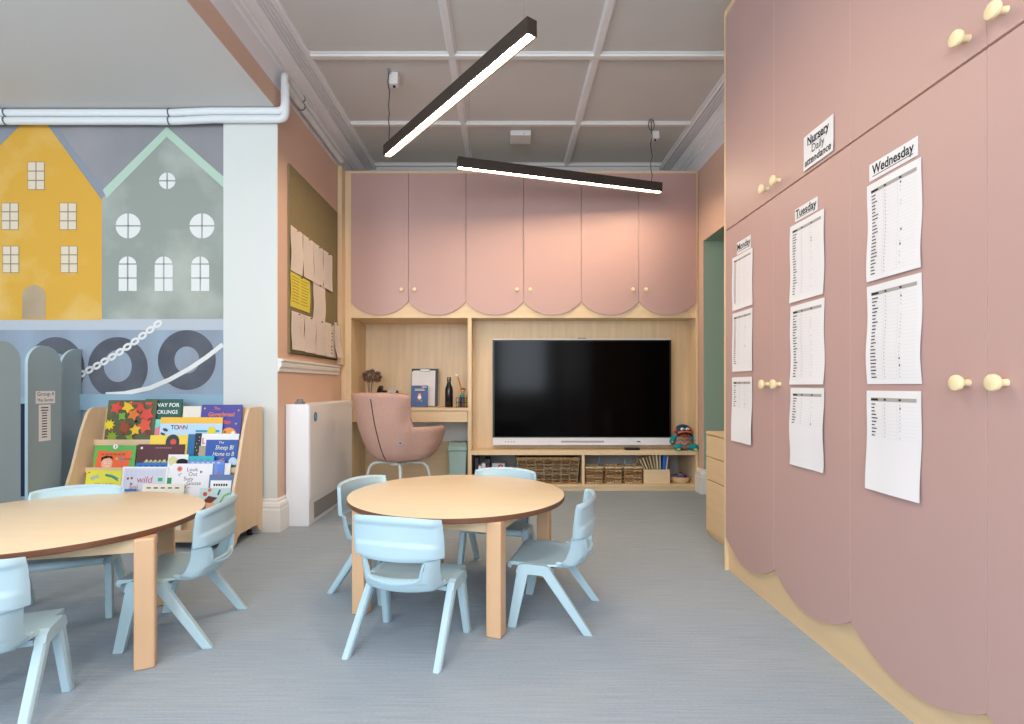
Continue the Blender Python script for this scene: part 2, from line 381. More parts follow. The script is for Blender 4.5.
# ---------------------------------------------------------------- built-in unit on the back wall
YF = 5.095; q = YF/F
def fx(x): return (x-506)*q
def fz(y): return 1-(y-386)*q
UL, UR, DIV = fx(351.5), fx(695.5), fx(469.7)
unit = thing('built_in_cabinet', 'large built-in maple wall unit with desk niche and low open shelf, under scalloped pink doors', 'cabinet', (0.13, YF, 0))
def part(name, fn, parent=unit, org=(0.13, YF, 0), **kw):
    mb = MB(); mb.M = Matrix.Translation(-Vector(org)); fn(mb); return mb.build(name, parent, **kw)
part('side_panel', lambda b: b.box(XL+.003, UL, YF-.012, YB-.03, 0, 3.045, MAPLE), bevel=.002)
part('face_strip', lambda b: b.box(XL+.003, XL+.045, YF-.12, YF-.0125, 1.20, 3.05, MAPLE), bevel=.002)
part('side_panel', lambda b: b.box(UR, XR-.004, YF-.012, YB-.03, 0, 3.045, MAPLE), bevel=.002)
part('top_panel', lambda b: b.box(UL, UR, YF-.008, YB-.03, fz(174), 3.045, MAPLEX), bevel=.002)
part('pelmet', lambda b: b.box(UL, UR, YF-.004, YF+.015, fz(318), fz(296), MAPLEX), bevel=.001)
part('pelmet', lambda b: b.box(UL, UR, YF+.015, YB-.04, fz(318), fz(318)+.02, MAPLEX))
part('divider', lambda b: b.box(DIV-.018, DIV+.018, YF-.004, 5.63, 0, fz(318), MAPLE), bevel=.001)
part('back_panel', lambda b: b.box(UL, DIV-.018, 5.61, 5.64, .66, fz(318), MAPLE))
part('niche_lining', lambda b: b.box(UL, DIV-.018, 5.612, 5.63, .40, .66, WHITE))
part('modesty_panel', lambda b: b.box(UL, DIV-.018, 5.59, 5.61, 0, .424, MAPLEX))
part('back_panel', lambda b: b.box(DIV+.018, UR, 5.32, 5.34, .385, fz(318), MAPLE))
part('shelf_back', lambda b: b.box(DIV+.018, UR, 5.62, 5.64, .04, .385, mat('grey_backing', (186,180,176), .7)))
part('shelf', lambda b: b.box(DIV+.018, UR, YF-.004, 5.62, fz(455), fz(450.6), MAPLEX), bevel=.001)
part('bottom_panel', lambda b: b.box(DIV+.018, UR, YF-.004, 5.62, .038, fz(484.5), MAPLEX), bevel=.001)
part('plinth', lambda b: b.box(DIV+.018, UR, YF+.012, YF+.03, 0, .038, MAPLEX))
part('upright', lambda b: b.box(fx(582), fx(584.6), YF-.002, 5.62, fz(484.5), fz(455), MAPLE), bevel=.001)
part('desk_top', lambda b: b.box(UL, DIV-.018, YF-.004, 5.61, .765, .79, MAPLEX), bevel=.001)
dd = part('drawer', lambda b: b.box(UL+.004, DIV-.022, YF, YF+.018, .657, .760, MAPLEX), bevel=.001)
part('desk_underside', lambda b: b.box(UL, DIV-.018, YF+.02, 5.58, .66, .67, MAPLEX))

def scallop(w, h, cusp, n=20, gap=.002):        # door outline: straight top and sides, round bottom
    sag = cusp; hw = w/2-gap; rad = (hw*hw+sag*sag)/(2*sag); pts = [(-hw, h), (-hw, sag)]
    a0 = math.asin(min(1, hw/rad))
    for i in range(1, n): a = -a0+2*a0*i/n; pts.append((rad*math.sin(a), rad-rad*math.cos(a)))
    pts += [(hw, sag), (hw, h)]; return pts[::-1]
def scallop_ccw(*a, **k): return list(reversed(scallop(*a, **k)))
def knob_mb(sc=1):                               # axis along +z (out of the door)
    b = MB(); b.lathe([(.0085*sc,0),(.0075*sc,.012*sc),(.009*sc,.018*sc),(.017*sc,.023*sc),(.019*sc,.028*sc),(.018*sc,.034*sc),(.014*sc,.036*sc)], KNOB, 20); return b
dw = (UR-UL)/6; zb, zt = fz(315.4), fz(174.3)
pos = ['leftmost', 'second from the left', 'third from the left', 'third from the right', 'second from the right', 'rightmost']
for i in range(6):
    cx = UL+dw*(i+.5)
    b = MB(); b.M = frame((0,0,0), (1,0,0), (0,0,1)); b.prism(scallop_ccw(dw, zt-zb, fz(302)-zb), 0, .019, PINK, PINKE)
    d = b.build('door', unit, bevel=.0015); d.location = (cx-.13, -.0045, zb)
    kx = 1 if i % 2 == 0 else -1
    kb = knob_mb(.95); kb.mats = [KNOB]
    ko = kb.build('knob', d); ko.rotation_euler = (PI/2,0,0)
    ko.location = (kx*(dw/2-.062), -.019, fz(290.3)-zb)

# ---------------------------------------------------------------- tall pink wardrobe on the right
XW = 1.19; KW = XW*F
def wy(x): return KW/(x-506)
def wz(x, y): return 1+(386-y)*XW/(x-506)
wd = thing('wardrobe', 'long run of floor-to-ceiling dusty pink scalloped cupboards on a maple plinth', 'wardrobe', (1.5, 1.6, 0))
org = (1.5, 1.6, 0)
Y0 = wy(725.5); DW = (Y0-wy(986.7))/3; NEAR = Y0-7*DW
part('end_panel', lambda b: b.box(XW+.0, XR-.01, Y0+.002, Y0+.02, 0, 3.04, MAPLE), wd, org, bevel=.001)
part('carcass', lambda b: b.box(XW+.03, XR-.01, NEAR, Y0, 0, 3.035, MAPLEY), wd, org)
part('plinth', lambda b: b.box(XW+.019, XW+.03, NEAR, Y0+.002, 0, .32, MAPLEY), wd, org)
part('face_frame', lambda b: b.box(XW+.021, XW+.03, NEAR, Y0, .32, 3.035, mat('dark_gap', (120,84,76), .7)), wd, org)
part('top_rail', lambda b: b.box(XW+.004, XW+.021, NEAR, Y0+.002, 3.0, 3.04, MAPLEY), wd, org)
ZSM = 1.838
for i in range(7):
    yc = Y0-DW*(i+.5)
    b = MB(); b.M = frame((0,0,0), (0,-1,0), (0,0,1)); b.prism(scallop_ccw(DW, ZSM-.004-.10, .088, gap=.0012), 0, .018, PINK, PINKE)
    d = b.build('lower_door', wd, bevel=.002, bmat=1); d.location = (XW+.018-1.5, yc-1.6, .10)
    b = MB(); b.M = frame((0,0,0), (0,-1,0), (0,0,1)); b.prism([(-DW/2+.0012,0),(DW/2-.0012,0),(DW/2-.0012,3.0-ZSM-.006),(-DW/2+.0012,3.0-ZSM-.006)], 0, .018, PINK, PINKE)
    u = b.build('upper_door', wd, bevel=.0015, bmat=1); u.location = (XW+.018-1.5, yc-1.6, ZSM+.004)
    sgn = 1 if i % 2 == 0 else -1                 # knob towards the nearer / farther seam
    for dr, z in ((d, 1.008-.10), (u, .052)):
        ko = knob_mb(1.1).build('knob', dr); ko.rotation_euler = (0,-PI/2,0); ko.location = (-.018, -sgn*(DW/2-.052), z)

# ---------------------------------------------------------------- paper sheets
def sheet(w, h, art, curl=.006, seed=0, nu=6, nv=14, mt=PAPER, lean=0, xc=.004):
    rnd = random.Random(seed); p1, p2, p3 = rnd.random()*6, rnd.random()*6, rnd.uniform(.6,1)
    def Pt(u, v, off=0):                          # u,v in 0..1 from bottom left
        edge = (1-v)
        z = .0008 + curl*p3*(.5+.5*math.sin(v*7+p1))*(.3+edge) + curl*.5*math.sin(u*PI*1.2+p2)**2 + lean*edge**2
        x = (u-.5)*w + xc*math.sin(v*8+p2)*(.35+.65*edge)
        return (x, v*h, z+off)
    b = MB()
    for off, flip in ((0, 0), (-.0006, 1)):
        vs = [Pt(i/nu, j/nv, off) for j in range(nv+1) for i in range(nu+1)]
        fs = [(j*(nu+1)+i, j*(nu+1)+i+1, (j+1)*(nu+1)+i+1, (j+1)*(nu+1)+i) for j in range(nv) for i in range(nu)]
        if flip: fs = [f[::-1] for f in fs]
        b.add(vs, fs, mt, True)
    def quad(u0, v0, u1, v1, mm, off=.0008):
        n = max(1, int((v1-v0)*nv*1.2)); k_ = max(1, int((u1-u0)*nu*1.5))
        vs = [Pt(u0+(u1-u0)*i/k_, v0+(v1-v0)*j/n, off) for j in range(n+1) for i in range(k_+1)]
        b.add(vs, [(j*(k_+1)+i, j*(k_+1)+i+1, (j+1)*(k_+1)+i+1, (j+1)*(k_+1)+i) for j in range(n) for i in range(k_)], mm)
    if art: art(quad, rnd)
    b.Pt = Pt
    return b
def register(rows, short=False):
    def art(quad, rnd):
        top = .93; quad(.09, top-.035, .93, top, mat('table_header_grey', (168,164,160), .8)); quad(.1, top-.028, .24, top-.008, INK, .0016)
        quad(.36, top-.026, .4, top-.008, INK, .0016); quad(.64, top-.026, .68, top-.008, INK, .0016)
        st = .83/24
        for i in range(rows):
            v = top-.07-i*st
            quad(.10, v, .10+rnd.uniform(.06,.13), v+.011, INK)
            quad(.09, v-.010, .93, v-.0085, LGREY)
            quad(.36, v+.002, .38, v+.009, GREY)
            if rnd.random() < .6: quad(.645, v+.002, .662, v+.009, GREY)
            if rnd.random() < .05: quad(.65, v-.002, .67, v+.018, INK)
        for c in (.33, .60): quad(c, top-.05-rows*st, c+.003, top-.03, LGREY)
    return art
def wallsheet(b, xa, xb, z0, M3, name, label, cat, group=None):
    o = b.build(name); o.matrix_world = M3; return tag(o, label, cat, group)
XP = XW-.0012
days = [('Monday', 733, 753, [(1.668,1.392),(1.377,1.074),(1.045,.715)], 737.5, 751, (1.735,1.672), [22,22,10]),
        ('Tuesday', 791, 825, [(1.663,1.345),(1.330,1.006),(.992,.675)], 795.5, 818, (1.724,1.672), [23,23,10]),
        ('Wednesday', 868, 922.5, [(1.656,1.34),(1.325,1.006),(.985,.665)], 870, 918.5, (1.722,1.666), [24,24,10])]
order = ['top', 'middle', 'bottom']
ttl = {'Monday': 'far pink cupboard door', 'Tuesday': 'second tall pink door', 'Wednesday': 'third, nearer pink door'}
for dn, xa, xb, zs, la, lb_, lz, rows in days:
    ya, yb = wy(xa), wy(xb); yc = (ya+yb)/2; wid = abs(ya-yb)
    for i, (zt_, zb_) in enumerate(zs):
        b = sheet(wid, zt_-zb_, register(rows[i], i == 2), curl=.003 if i < 2 else .005, seed=len(dn)*5+i, lean=.004 if i == 2 else .001)
        wallsheet(b, 0, 0, 0, frame((XP, yc, zb_), (0,-1,0), (0,0,1)), 'attendance_sheet',
                  'printed register sheet, %s of the three hanging under the %s heading' % (order[i], dn), 'paper', 'register sheets on the pink doors')
    ya, yb = wy(la), wy(lb_); yc = (ya+yb)/2; wid = abs(ya-yb); h = lz[0]-lz[1]
    b = MB(); b.prism([(-wid/2,0),(wid/2,0),(wid/2,h),(-wid/2,h)], 0, .0012, PAPER)
    tw = {'Monday': .048, 'Tuesday': .046, 'Wednesday': .045}[dn]
    b.text(dn, tw*.95, 0, h*.55, .0018, INK, bold=.022, sx=1.0 if dn != 'Wednesday' else .86)
    b.rect(-wid*.42, h*.19, wid*.42, h*.23, .0018, INK)
    o = b.build('heading_label'); o.matrix_world = frame((XP, yc, lz[1]), (0,-1,0), (0,0,1)); o.rotation_euler.rotate_axis('Z', 0)
    tag(o, 'small white label reading %s in black letters on a pink door' % dn, 'label')
ya, yb = wy(804.5), wy(834.5); wid = ya-yb
b = sheet(wid, .135, None, curl=.003, seed=4, xc=.001)
for t_, y_, bd, sz in (('Nursery', .105, .022, .046), ('Daily', .066, 0, .044), ('attendance', .026, .014, .043)):
    vsx, fsx = glyphs(t_, bd, 0)
    b.add([b.Pt(.5+vx*sz*.9/wid, (y_+vy*sz)/.135, .0012) for vx, vy in vsx], fsx, INK)
b.add([b.Pt(.2,.655,.0012), b.Pt(.8,.655,.0012), b.Pt(.8,.675,.0012), b.Pt(.2,.675,.0012)], [(0,1,2,3)], INK)
o = b.build('attendance_sign'); o.matrix_world = frame((XP, (ya+yb)/2, 1.853), (0,-1,0), (0,0,1))
tag(o, 'white notice reading Nursery Daily attendance on the upper pink cupboard door', 'sign')

# ---------------------------------------------------------------- drawer unit beside the opening
t = thing('drawer_unit', 'maple chest of three drawers tucked between the pink wardrobe and the doorway', 'drawers', (1.57, 3.28, 0))
XD = 1.346
o_ = (1.57, 3.28, 0)
part('carcass', lambda b: b.box(XD+.018, 1.80, 2.95, 3.60, .0, .678, MAPLEY), t, o_)
part('top', lambda b: b.box(XD, 1.80, 2.945, 3.605, .678, .698, MAPLEY), t, o_, bevel=.002)
for a, b2 in ((.035,.376), (.381,.528), (.533,.672)):
    part('drawer', lambda b: b.box(XD, XD+.017, 2.952, 3.598, a, b2, MAPLEY), t, o_, bevel=.0015)
mb = MB(); mb.lathe([(.022,0),(.026,.004),(.024,.03),(.03,.05),(.027,.05),(.02,.01)], WHITE, 20); cup = mb.build('cup'); cup.location = (1.40, 3.28, .6985)
tag(cup, 'small white pot on top of the maple drawer unit beside the wardrobe', 'cup')

# ---------------------------------------------------------------- television
yT = 5.20; g = yT/F
tx0, tx1, tz1, tz0 = -13.5*g, 165.2*g, 1+47.2*g, 1-59.3*g
t = thing('television', 'large black interactive screen with a white lower bezel in the maple recess', 'television', ((tx0+tx1)/2, yT+.05, tz0))
o_ = ((tx0+tx1)/2, yT+.05, tz0)
TVW = mat('television_white', (226,226,230), .4); SCR = mat('screen_glass', (3,3,4), .12, spec=.10)
part('housing', lambda b: b.box(tx0, tx1, yT, yT+.07, tz0, tz1, TVW), t, o_, bevel=.004)
part('bezel', lambda b: b.box(tx0+.001, tx1-.001, yT-.004, yT, tz0+.075, tz1-.010, BLACK), t, o_, bevel=.001)
part('screen', lambda b: b.box(tx0+.018, tx1-.018, yT-.006, yT-.004, tz0+.085, tz1-.022, SCR), t, o_)
part('wall_mount', lambda b: b.box(tx0+.5, tx1-.5, yT+.07, 5.319, tz0+.2, tz1-.2, BLACK), t, o_)
part('camera_bump', lambda b: b.box(.70, .78, yT-.002, yT+.05, tz1, tz1+.008, mat('grey_plastic',(120,120,125),.5)), t, o_)
def bz(b):
    b.M = b.M @ front(0, yT-.001, tz0)
    zz = .035
    b.rect((561-506)*g, zz-.008, (604-506)*g, zz+.01, .0006, mat('bezel_grille', (165,165,170), .6)); b.rect((637-506)*g, zz-.004, (640.5-506)*g, zz+.006, .0008, BLACK)
    for i in range(4): b.rect((505+i*2.8-506)*g, zz-.004, (506.2+i*2.8-506)*g, zz+.002, .0008, INK)
    for i in range(7): b.rect((538+i*2.3-506)*g, zz-.003, (539.3+i*2.3-506)*g, zz+.001, .0008, LGREY)
part('control_strip', bz, t, o_)

# ---------------------------------------------------------------- desk objects
DZ = .7905
t = thing('vase', 'glass vase holding a dried mauve hydrangea head on the desk', 'vase', P(370,400,5.35)[:2]+(DZ,))
mb = MB(); mb.lathe([(.03,0),(.034,.01),(.03,.06),(.022,.10),(.026,.12),(.022,.12),(.018,.10),(.026,.06),(.03,.012)], mat('clear_glass', (220,230,228), .05, trans=.9), 20); mb.build('glass', t)
mb = MB(); ST = mat('dry_stem', (110,96,74), .8); HY = mat('dried_hydrangea', (118,92,90), .9, rgb2=(84,62,62), vscale=40)
for a in range(5): mb.tube([(0,0,.01),(.01*math.cos(a),.01*math.sin(a),.12),(.03*math.cos(a),.03*math.sin(a),.30)], .0025, ST, 5)
mb.build('stem', t)
mb = MB(); rnd = random.Random(3)
for i in range(230):
    a, c_ = rnd.uniform(0,2*PI), rnd.uniform(-.7,1); r = .085*rnd.uniform(.75,1); sx = math.sqrt(max(0,1-c_*c_))
    p = Vector((.02+r*1.15*sx*math.cos(a), r*sx*math.sin(a), .30+r*.85*c_)); d1 = Vector((rnd.uniform(-1,1),rnd.uniform(-1,1),rnd.uniform(-1,1))).normalized(); d2 = d1.orthogonal().normalized(); d3 = d1.cross(d2)
    for (e, f_) in ((d1,d2),(d2,-d1),(-d1,-d2),(-d2,d1)):
        mb.add([p, p+(e+f_*.5)*.009+d3*.002, p+(e+f_)*.014+d3*.004, p+(f_+e*.5)*.009+d3*.002], [(0,1,2,3)], HY)
mb.build('flower_head', t)
t = thing('desk_telephone', 'black desk telephone behind the pink chair', 'telephone', P(386,400,5.36)[:2]+(DZ,)); t.scale = (1.05,1.05,1.6)
mb = MB(); mb.M = Matrix.Translation((0,0,0)); mb.loft([[(-.10,-.09,0),(.10,-.09,0),(.10,.09,0),(-.10,.09,0)],[(-.10,-.08,.03),(.10,-.08,.03),(.10,.09,.105),(-.10,.09,.105)]], BLACK); mb.build('base', t, bevel=.005)
mb = MB(); mb.loft([[(-.09,-.07,.055),(-.045,-.07,.055),(-.045,-.05,.05),(-.09,-.05,.05)],[(-.088,.02,.115),(-.047,.02,.115),(-.047,.03,.09),(-.088,.03,.09)],[(-.09,.09,.135),(-.045,.09,.135),(-.045,.1,.11),(-.09,.1,.11)]], BLACK); mb.build('handset', t, bevel=.006)
mb = MB(); mb.add([(0,.02,.082),(.085,.02,.082),(.085,.075,.107),(0,.075,.107)], [(0,1,2,3)], mat('phone_display', (190,200,206), .3)); mb.build('display', t)
def tilt(x, y, z, a): return Matrix.Translation((x,y,z)) @ Matrix.Rotation(-R(a), 4, 'X') @ frame((0,0,0), (1,0,0), (0,0,1))
# clipboard
Yk = 5.47
t = thing('clipboard', 'black-edged clipboard with white sheet propped against the desk niche back', 'clipboard', (P(424.3,0,Yk)[0], Yk, DZ))
T = tilt(0,0,0,9); wk, hk = 26.8*Yk/F, .392
mb = MB(); mb.M = T; mb.prism([(-wk/2,0),(wk/2,0),(wk/2,hk),(-wk/2,hk)], 0, .005, BLACK); mb.build('board', t, bevel=.002)
mb = MB(); mb.M = T; mb.prism([(-wk/2+.004,.006),(wk/2-.03,.006),(wk/2-.03,hk-.02),(-wk/2+.02,hk-.02),(-wk/2+.004,hk-.035)], .0055, .007, PAPER)
for i in range(9): mb.rect(-.06, .33-i*.02, -.06+.09+.03*math.sin(i*3), .332-i*.02, .0075, LGREY)
mb.build('paper', t)
mb = MB(); mb.M = T; mb.box(-.05, .05, hk-.03, hk-.005, .007, .014, STEEL); mb.build('clip', t, bevel=.002)
# blue book
Yk = 5.36
t = thing('book', 'dark blue picture book leaning on the clipboard on the desk', 'book', (P(419.5,0,Yk)[0], Yk, DZ))
T = tilt(0,0,0,8); wk, hk = .165, .215; CB = mat('cover_deep_blue', (38,84,150), .4, rgb2=(26,60,120), vscale=8)
mb = MB(); mb.M = T; mb.prism([(-wk/2,0),(wk/2,0),(wk/2,hk),(-wk/2,hk)], .009, .011, CB); mb.prism([(-wk/2,0),(wk/2,0),(wk/2,hk),(-wk/2,hk)], 0, .002, CB); mb.prism([(-wk/2,0),(-wk/2+.002,0),(-wk/2+.002,hk),(-wk/2,hk)], .002, .009, CB)
mb.rect(-.05,.165,.05,.172,.0115,PAPER); mb.rect(-.045,.178,.045,.182,.0115,mat('soft_yellow',(236,214,120),.6)); mb.rect(.02,.195,.07,.203,.0115,PAPER)
for (x,y,r,c_) in ((0,.12,.016,(236,150,90)),(0,.095,.02,(240,232,220)),(-.014,.065,.012,(190,60,60)),(.016,.06,.012,(90,160,110)),(.0,.075,.014,(70,90,160))): mb.disc(x,y,r,.0115+r*.01,mat('dot%d%d'%(c_[0],c_[2]),c_,.6))
mb.build('cover', t)
mb = MB(); mb.M = T; mb.prism([(-wk/2+.003,.003),(wk/2-.004,.003),(wk/2-.004,hk-.003),(-wk/2+.003,hk-.003)], .0022, .0088, PAPER); mb.build('pages', t)
# small figure peeking left of the blue book
mb = MB(); RD = mat('toy_red', (200,72,50), .5); mb.lathe([(.014,0),(.016,.05),(.010,.07)], RD, 12).lathe([(.001,.07),(.013,.075),(.015,.09),(.010,.102),(.001,.105)], PAPER, 12)
o = mb.build('glue_stick'); o.location = (P(409.0,0,5.40)[0], 5.40, DZ); tag(o, 'small red tube with white cap left of the blue book on the desk', 'tube')
# bottle
Yk = 5.30; t = thing('drinks_bottle', 'tall glossy black metal bottle standing on the desk', 'bottle', (P(449,0,Yk)[0], Yk, DZ)); t.scale = (1.08,1.08,1.08)
GB = mat('gloss_black', (20,20,24), .2)
MB().lathe([(.034,0),(.037,.006),(.037,.15),(.034,.175),(.022,.205),(.017,.225),(.017,.235)], GB, 28).build('body', t)
MB().lathe([(.0185,.2355),(.0195,.24),(.0195,.272),(.014,.276)], mat('bottle_cap_steel', (120,118,120), .25, metal=.9), 24).build('cap', t)
# pen pot with pencils, giraffe topper and doll topper
Yk = 5.30; px_ = P(462,0,Yk)[0]
t = thing('pen_pot', 'black mesh pen holder at the right end of the desk', 'pen holder', (px_, Yk, DZ))
mb = MB(); a = .055
for zz in (.0, .045, .09): mb.tube([(-a,-.04,zz+.003),(a,-.04,zz+.003),(a,.04,zz+.003),(-a,.04,zz+.003)], .0025, BLACK, 6, closed=True)
for i in range(12):
    x = -a+2*a*i/11; mb.tube([(x,-.04,0),(x,-.04,.09)], .0011, BLACK, 4); mb.tube([(x,.04,0),(x,.04,.09)], .0011, BLACK, 4)
mb.box(-a,a,-.04,.04,0,.003,BLACK); mb.build('mesh_basket', t)
pens = [(-.048,(240,240,238)),(-.034,(130,190,110)),(-.02,(60,60,170)),(-.006,(30,30,36)),(.008,(60,120,190)),(.02,(210,60,60)),(.034,(225,200,70)),(.046,(70,150,90)),(-.03,(228,150,60)),(.0,(190,70,120))]
for i, (x, c_) in enumerate(pens):
    mb = MB(); h = .10+.03*((i*7)%5)/5; y = -.02 if i % 2 else .015; mm = mat('pen%d' % i, c_, .4)
    mb.tube([(0,0,.004),(.004,.004,h*.85),(.005,.005,h)], [.0045,.0045,.003], mm, 8); o = mb.build('pen'); o.location = (px_+x, Yk+y, DZ)
    nm = ['white','light green','violet blue','black','sky blue','red','yellow','dark green','orange','magenta'][i]
    tag(o, '%s pen standing in the black mesh holder on the desk' % nm, 'pen', 'pens in the desk holder')
mb = MB(); OR = mat('giraffe_orange', (214,140,80), .6); mb.tube([(.02,0,.03),(.0,0,.2),(-.03,0,.30)], [.005,.007,.008], OR, 8).ball((-.04,0,.318), .016, PAPER, sc=(1.3,1,.9)).ball((-.03,0,.334), .005, OR).ball((-.044,0,.335), .005, OR)
for i in range(4): mb.ball((.0-.008*i,-.006,.20+.026*i), .0045, mat('giraffe_brown',(120,70,40),.7))
o = mb.build('giraffe_pencil'); o.location = (px_-.012, Yk, DZ); tag(o, 'tall orange giraffe pencil topper leaning left from the pen holder', 'toy')
mb = MB(); SK = mat('doll_skin', (226,170,90), .6); mb.tube([(0,0,.01),(0,0,.1)], .005, mat('teal_body',(40,160,170),.6), 8).ball((0,0,.118),.02,mat('teal_body',(40,160,170),.6),sc=(1,.8,.9)).ball((0,-.002,.158), .024, SK).ball((0,.005,.170), .0245, INK, sc=(1,1,.75))
for x in (-.007,.007): mb.ball((x,-.024,.158),.003,INK)
mb.tube([(-.006,-.0245,.147),(0,-.026,.145),(.006,-.0245,.147)],.0012,mat('toy_red',(200,72,50),.5),5)
o = mb.build('doll_pencil'); o.location = (px_+.012, Yk-.028, DZ); tag(o, 'pencil topper doll with black hair and teal body in the pen holder', 'toy')
# pedal bin under the desk
t = thing('waste_bin', 'pale mint plastic bin with swing lid under the desk', 'bin', (P(458.5,0,5.30)[0], 5.30, 0)); MINT = mat('mint_plastic', (160,190,186), .5)
mb = MB(); mb.loft([[(-.075,-.10,0),(.075,-.10,0),(.075,.10,0),(-.075,.10,0)],[(-.09,-.12,.37),(.09,-.12,.37),(.09,.12,.37),(-.09,.12,.37)]], MINT); mb.build('body', t, bevel=.012, seg=3)
mb = MB(); mb.loft([[(-.096,-.126,.371),(.096,-.126,.371),(.096,.126,.371),(-.096,.126,.371)],[(-.094,-.122,.405),(.094,-.122,.405),(.094,.12,.405),(-.094,.12,.405)],[(-.08,-.08,.45),(.08,-.08,.45),(.08,.10,.45),(-.08,.10,.45)]], mat('mint_lid', (150,182,178), .45)); mb.build('lid', t, bevel=.008, seg=3)

# ---------------------------------------------------------------- pink tub chair
CP = (-.885, 4.40)
t = thing('tub_chair', 'dusty pink upholstered wing tub chair on pale metal legs, back turned, at the desk', 'chair', (CP[0], CP[1], 0), R(-30))
FAB = mat('pink_wool_fabric', (202,162,146), .95, var=.10, vscale=90, bump=.5, bscale=500, spec=.1)
FAB2 = mat('inner_pink_fabric', (192,150,140), .95, var=.12, vscale=90, bump=.5, bscale=500, spec=.1)
prof = [(.385,.02),(.386,.10),(.392,.17),(.415,.245),(.46,.295),(.54,.338),(.63,.365),(.70,.376),(.78,.368),(.86,.355),(.95,.362)]
def rz(z):
    for (a, ra), (b, rb) in zip(prof, prof[1:]):
        if z <= b: return ra+(rb-ra)*(z-a)/(b-a)
    return prof[-1][1]
def sm(a, b, x): x = max(0, min(1, (x-a)/(b-a))); return x*x*(3-2*x)
prof_back = [(.385,.02),(.386,.10),(.392,.15),(.415,.195),(.46,.235),(.54,.276),(.63,.308),(.70,.330),(.78,.346),(.86,.358),(.95,.378)]
def rb(z):
    for (a, ra), (b, rb_) in zip(prof_back, prof_back[1:]):
        if z <= b: return ra+(rb_-ra)*(z-a)/(b-a)
    return prof_back[-1][1]
def rim(th):
    d = abs(th); return .940-.014*min(1,d/52)**4-.246*sm(54,63,d)-.215*sm(114,142,d)
def shell(b):
    n, k_ = 120, 26; vs = []
    for i in range(n):
        th = -180+360*i/n; h = rim(th)
        for j in range(k_+1):
            s_ = j/k_; z = .385+(h-.385)*s_**1.4; bk = 1-sm(62,104,abs(th)); r = rb(z)*bk+rz(z)*(1-bk)
            if abs(th) > 100: r *= 1+.05*sm(100,125,abs(th))
            r *= 1 - .11*sm(36,60,abs(th))*sm(.64,.73,z)*(1-sm(.78,.90,z))*(1-sm(64,80,abs(th))*sm(.0,.1,.71-z))
            a = R(th); vs.append((r*math.sin(a), -r*math.cos(a), z))
    K = k_+1
    b.add(vs, [(i*K+j, ((i+1)%n)*K+j, ((i+1)%n)*K+j+1, i*K+j+1) for i in range(n) for j in range(k_)], FAB, True)
mb = MB(); shell(mb); mb.build('shell', t, solid=.05, auto=180)
mb = MB(); mb.lathe([(.001,.44),(.15,.44),(.185,.46),(.20,.485),(.195,.505),(.15,.513),(.001,.515)], FAB2, 40, c=(0,.05,0)); mb.build('seat_cushion', t)
mb = MB(); pts = []
for i in range(15):
    s_ = i/14; z = .42+s_*.48; r = rb(z)+.002; a = R(12-s_*5); pts.append((r*math.sin(a), -r*math.cos(a), z))
mb.tube(pts, .0035, mat('black_piping', (34,28,30), .6), 6); mb.build('seam_piping', t)
a = R(44); z = .56; r = rb(z)+.004
mb = MB(); mb.M = Matrix.Translation((r*math.sin(a), -r*math.cos(a), z)) @ Matrix.Rotation(a, 4, 'Z') @ frame((0,0,0), (1,0,0), (0,0,1)); mb.box(-.012,.012,-.014,.014,0,.002,mat('tag_grey',(150,160,180),.6)).rect(-.006,-.006,.006,.006,.0025,INK); mb.build('maker_tag', t)
FR = mat('cream_metal_tube', (206,208,200), .4)
for a in (-45, 35, 125, 210):
    c_, s_ = math.cos(R(a)), math.sin(R(a))
    MB().tube(curve([(.03*c_,.03*s_,.372),(.23*c_,.23*s_,.372),(.31*c_,.31*s_,.008)], 8, .07), .0125, FR, 10).build('leg', t)
MB().lathe([(.001,.355),(.07,.355),(.075,.362),(.07,.3845),(.001,.3845)], FR, 24).build('hub', t)

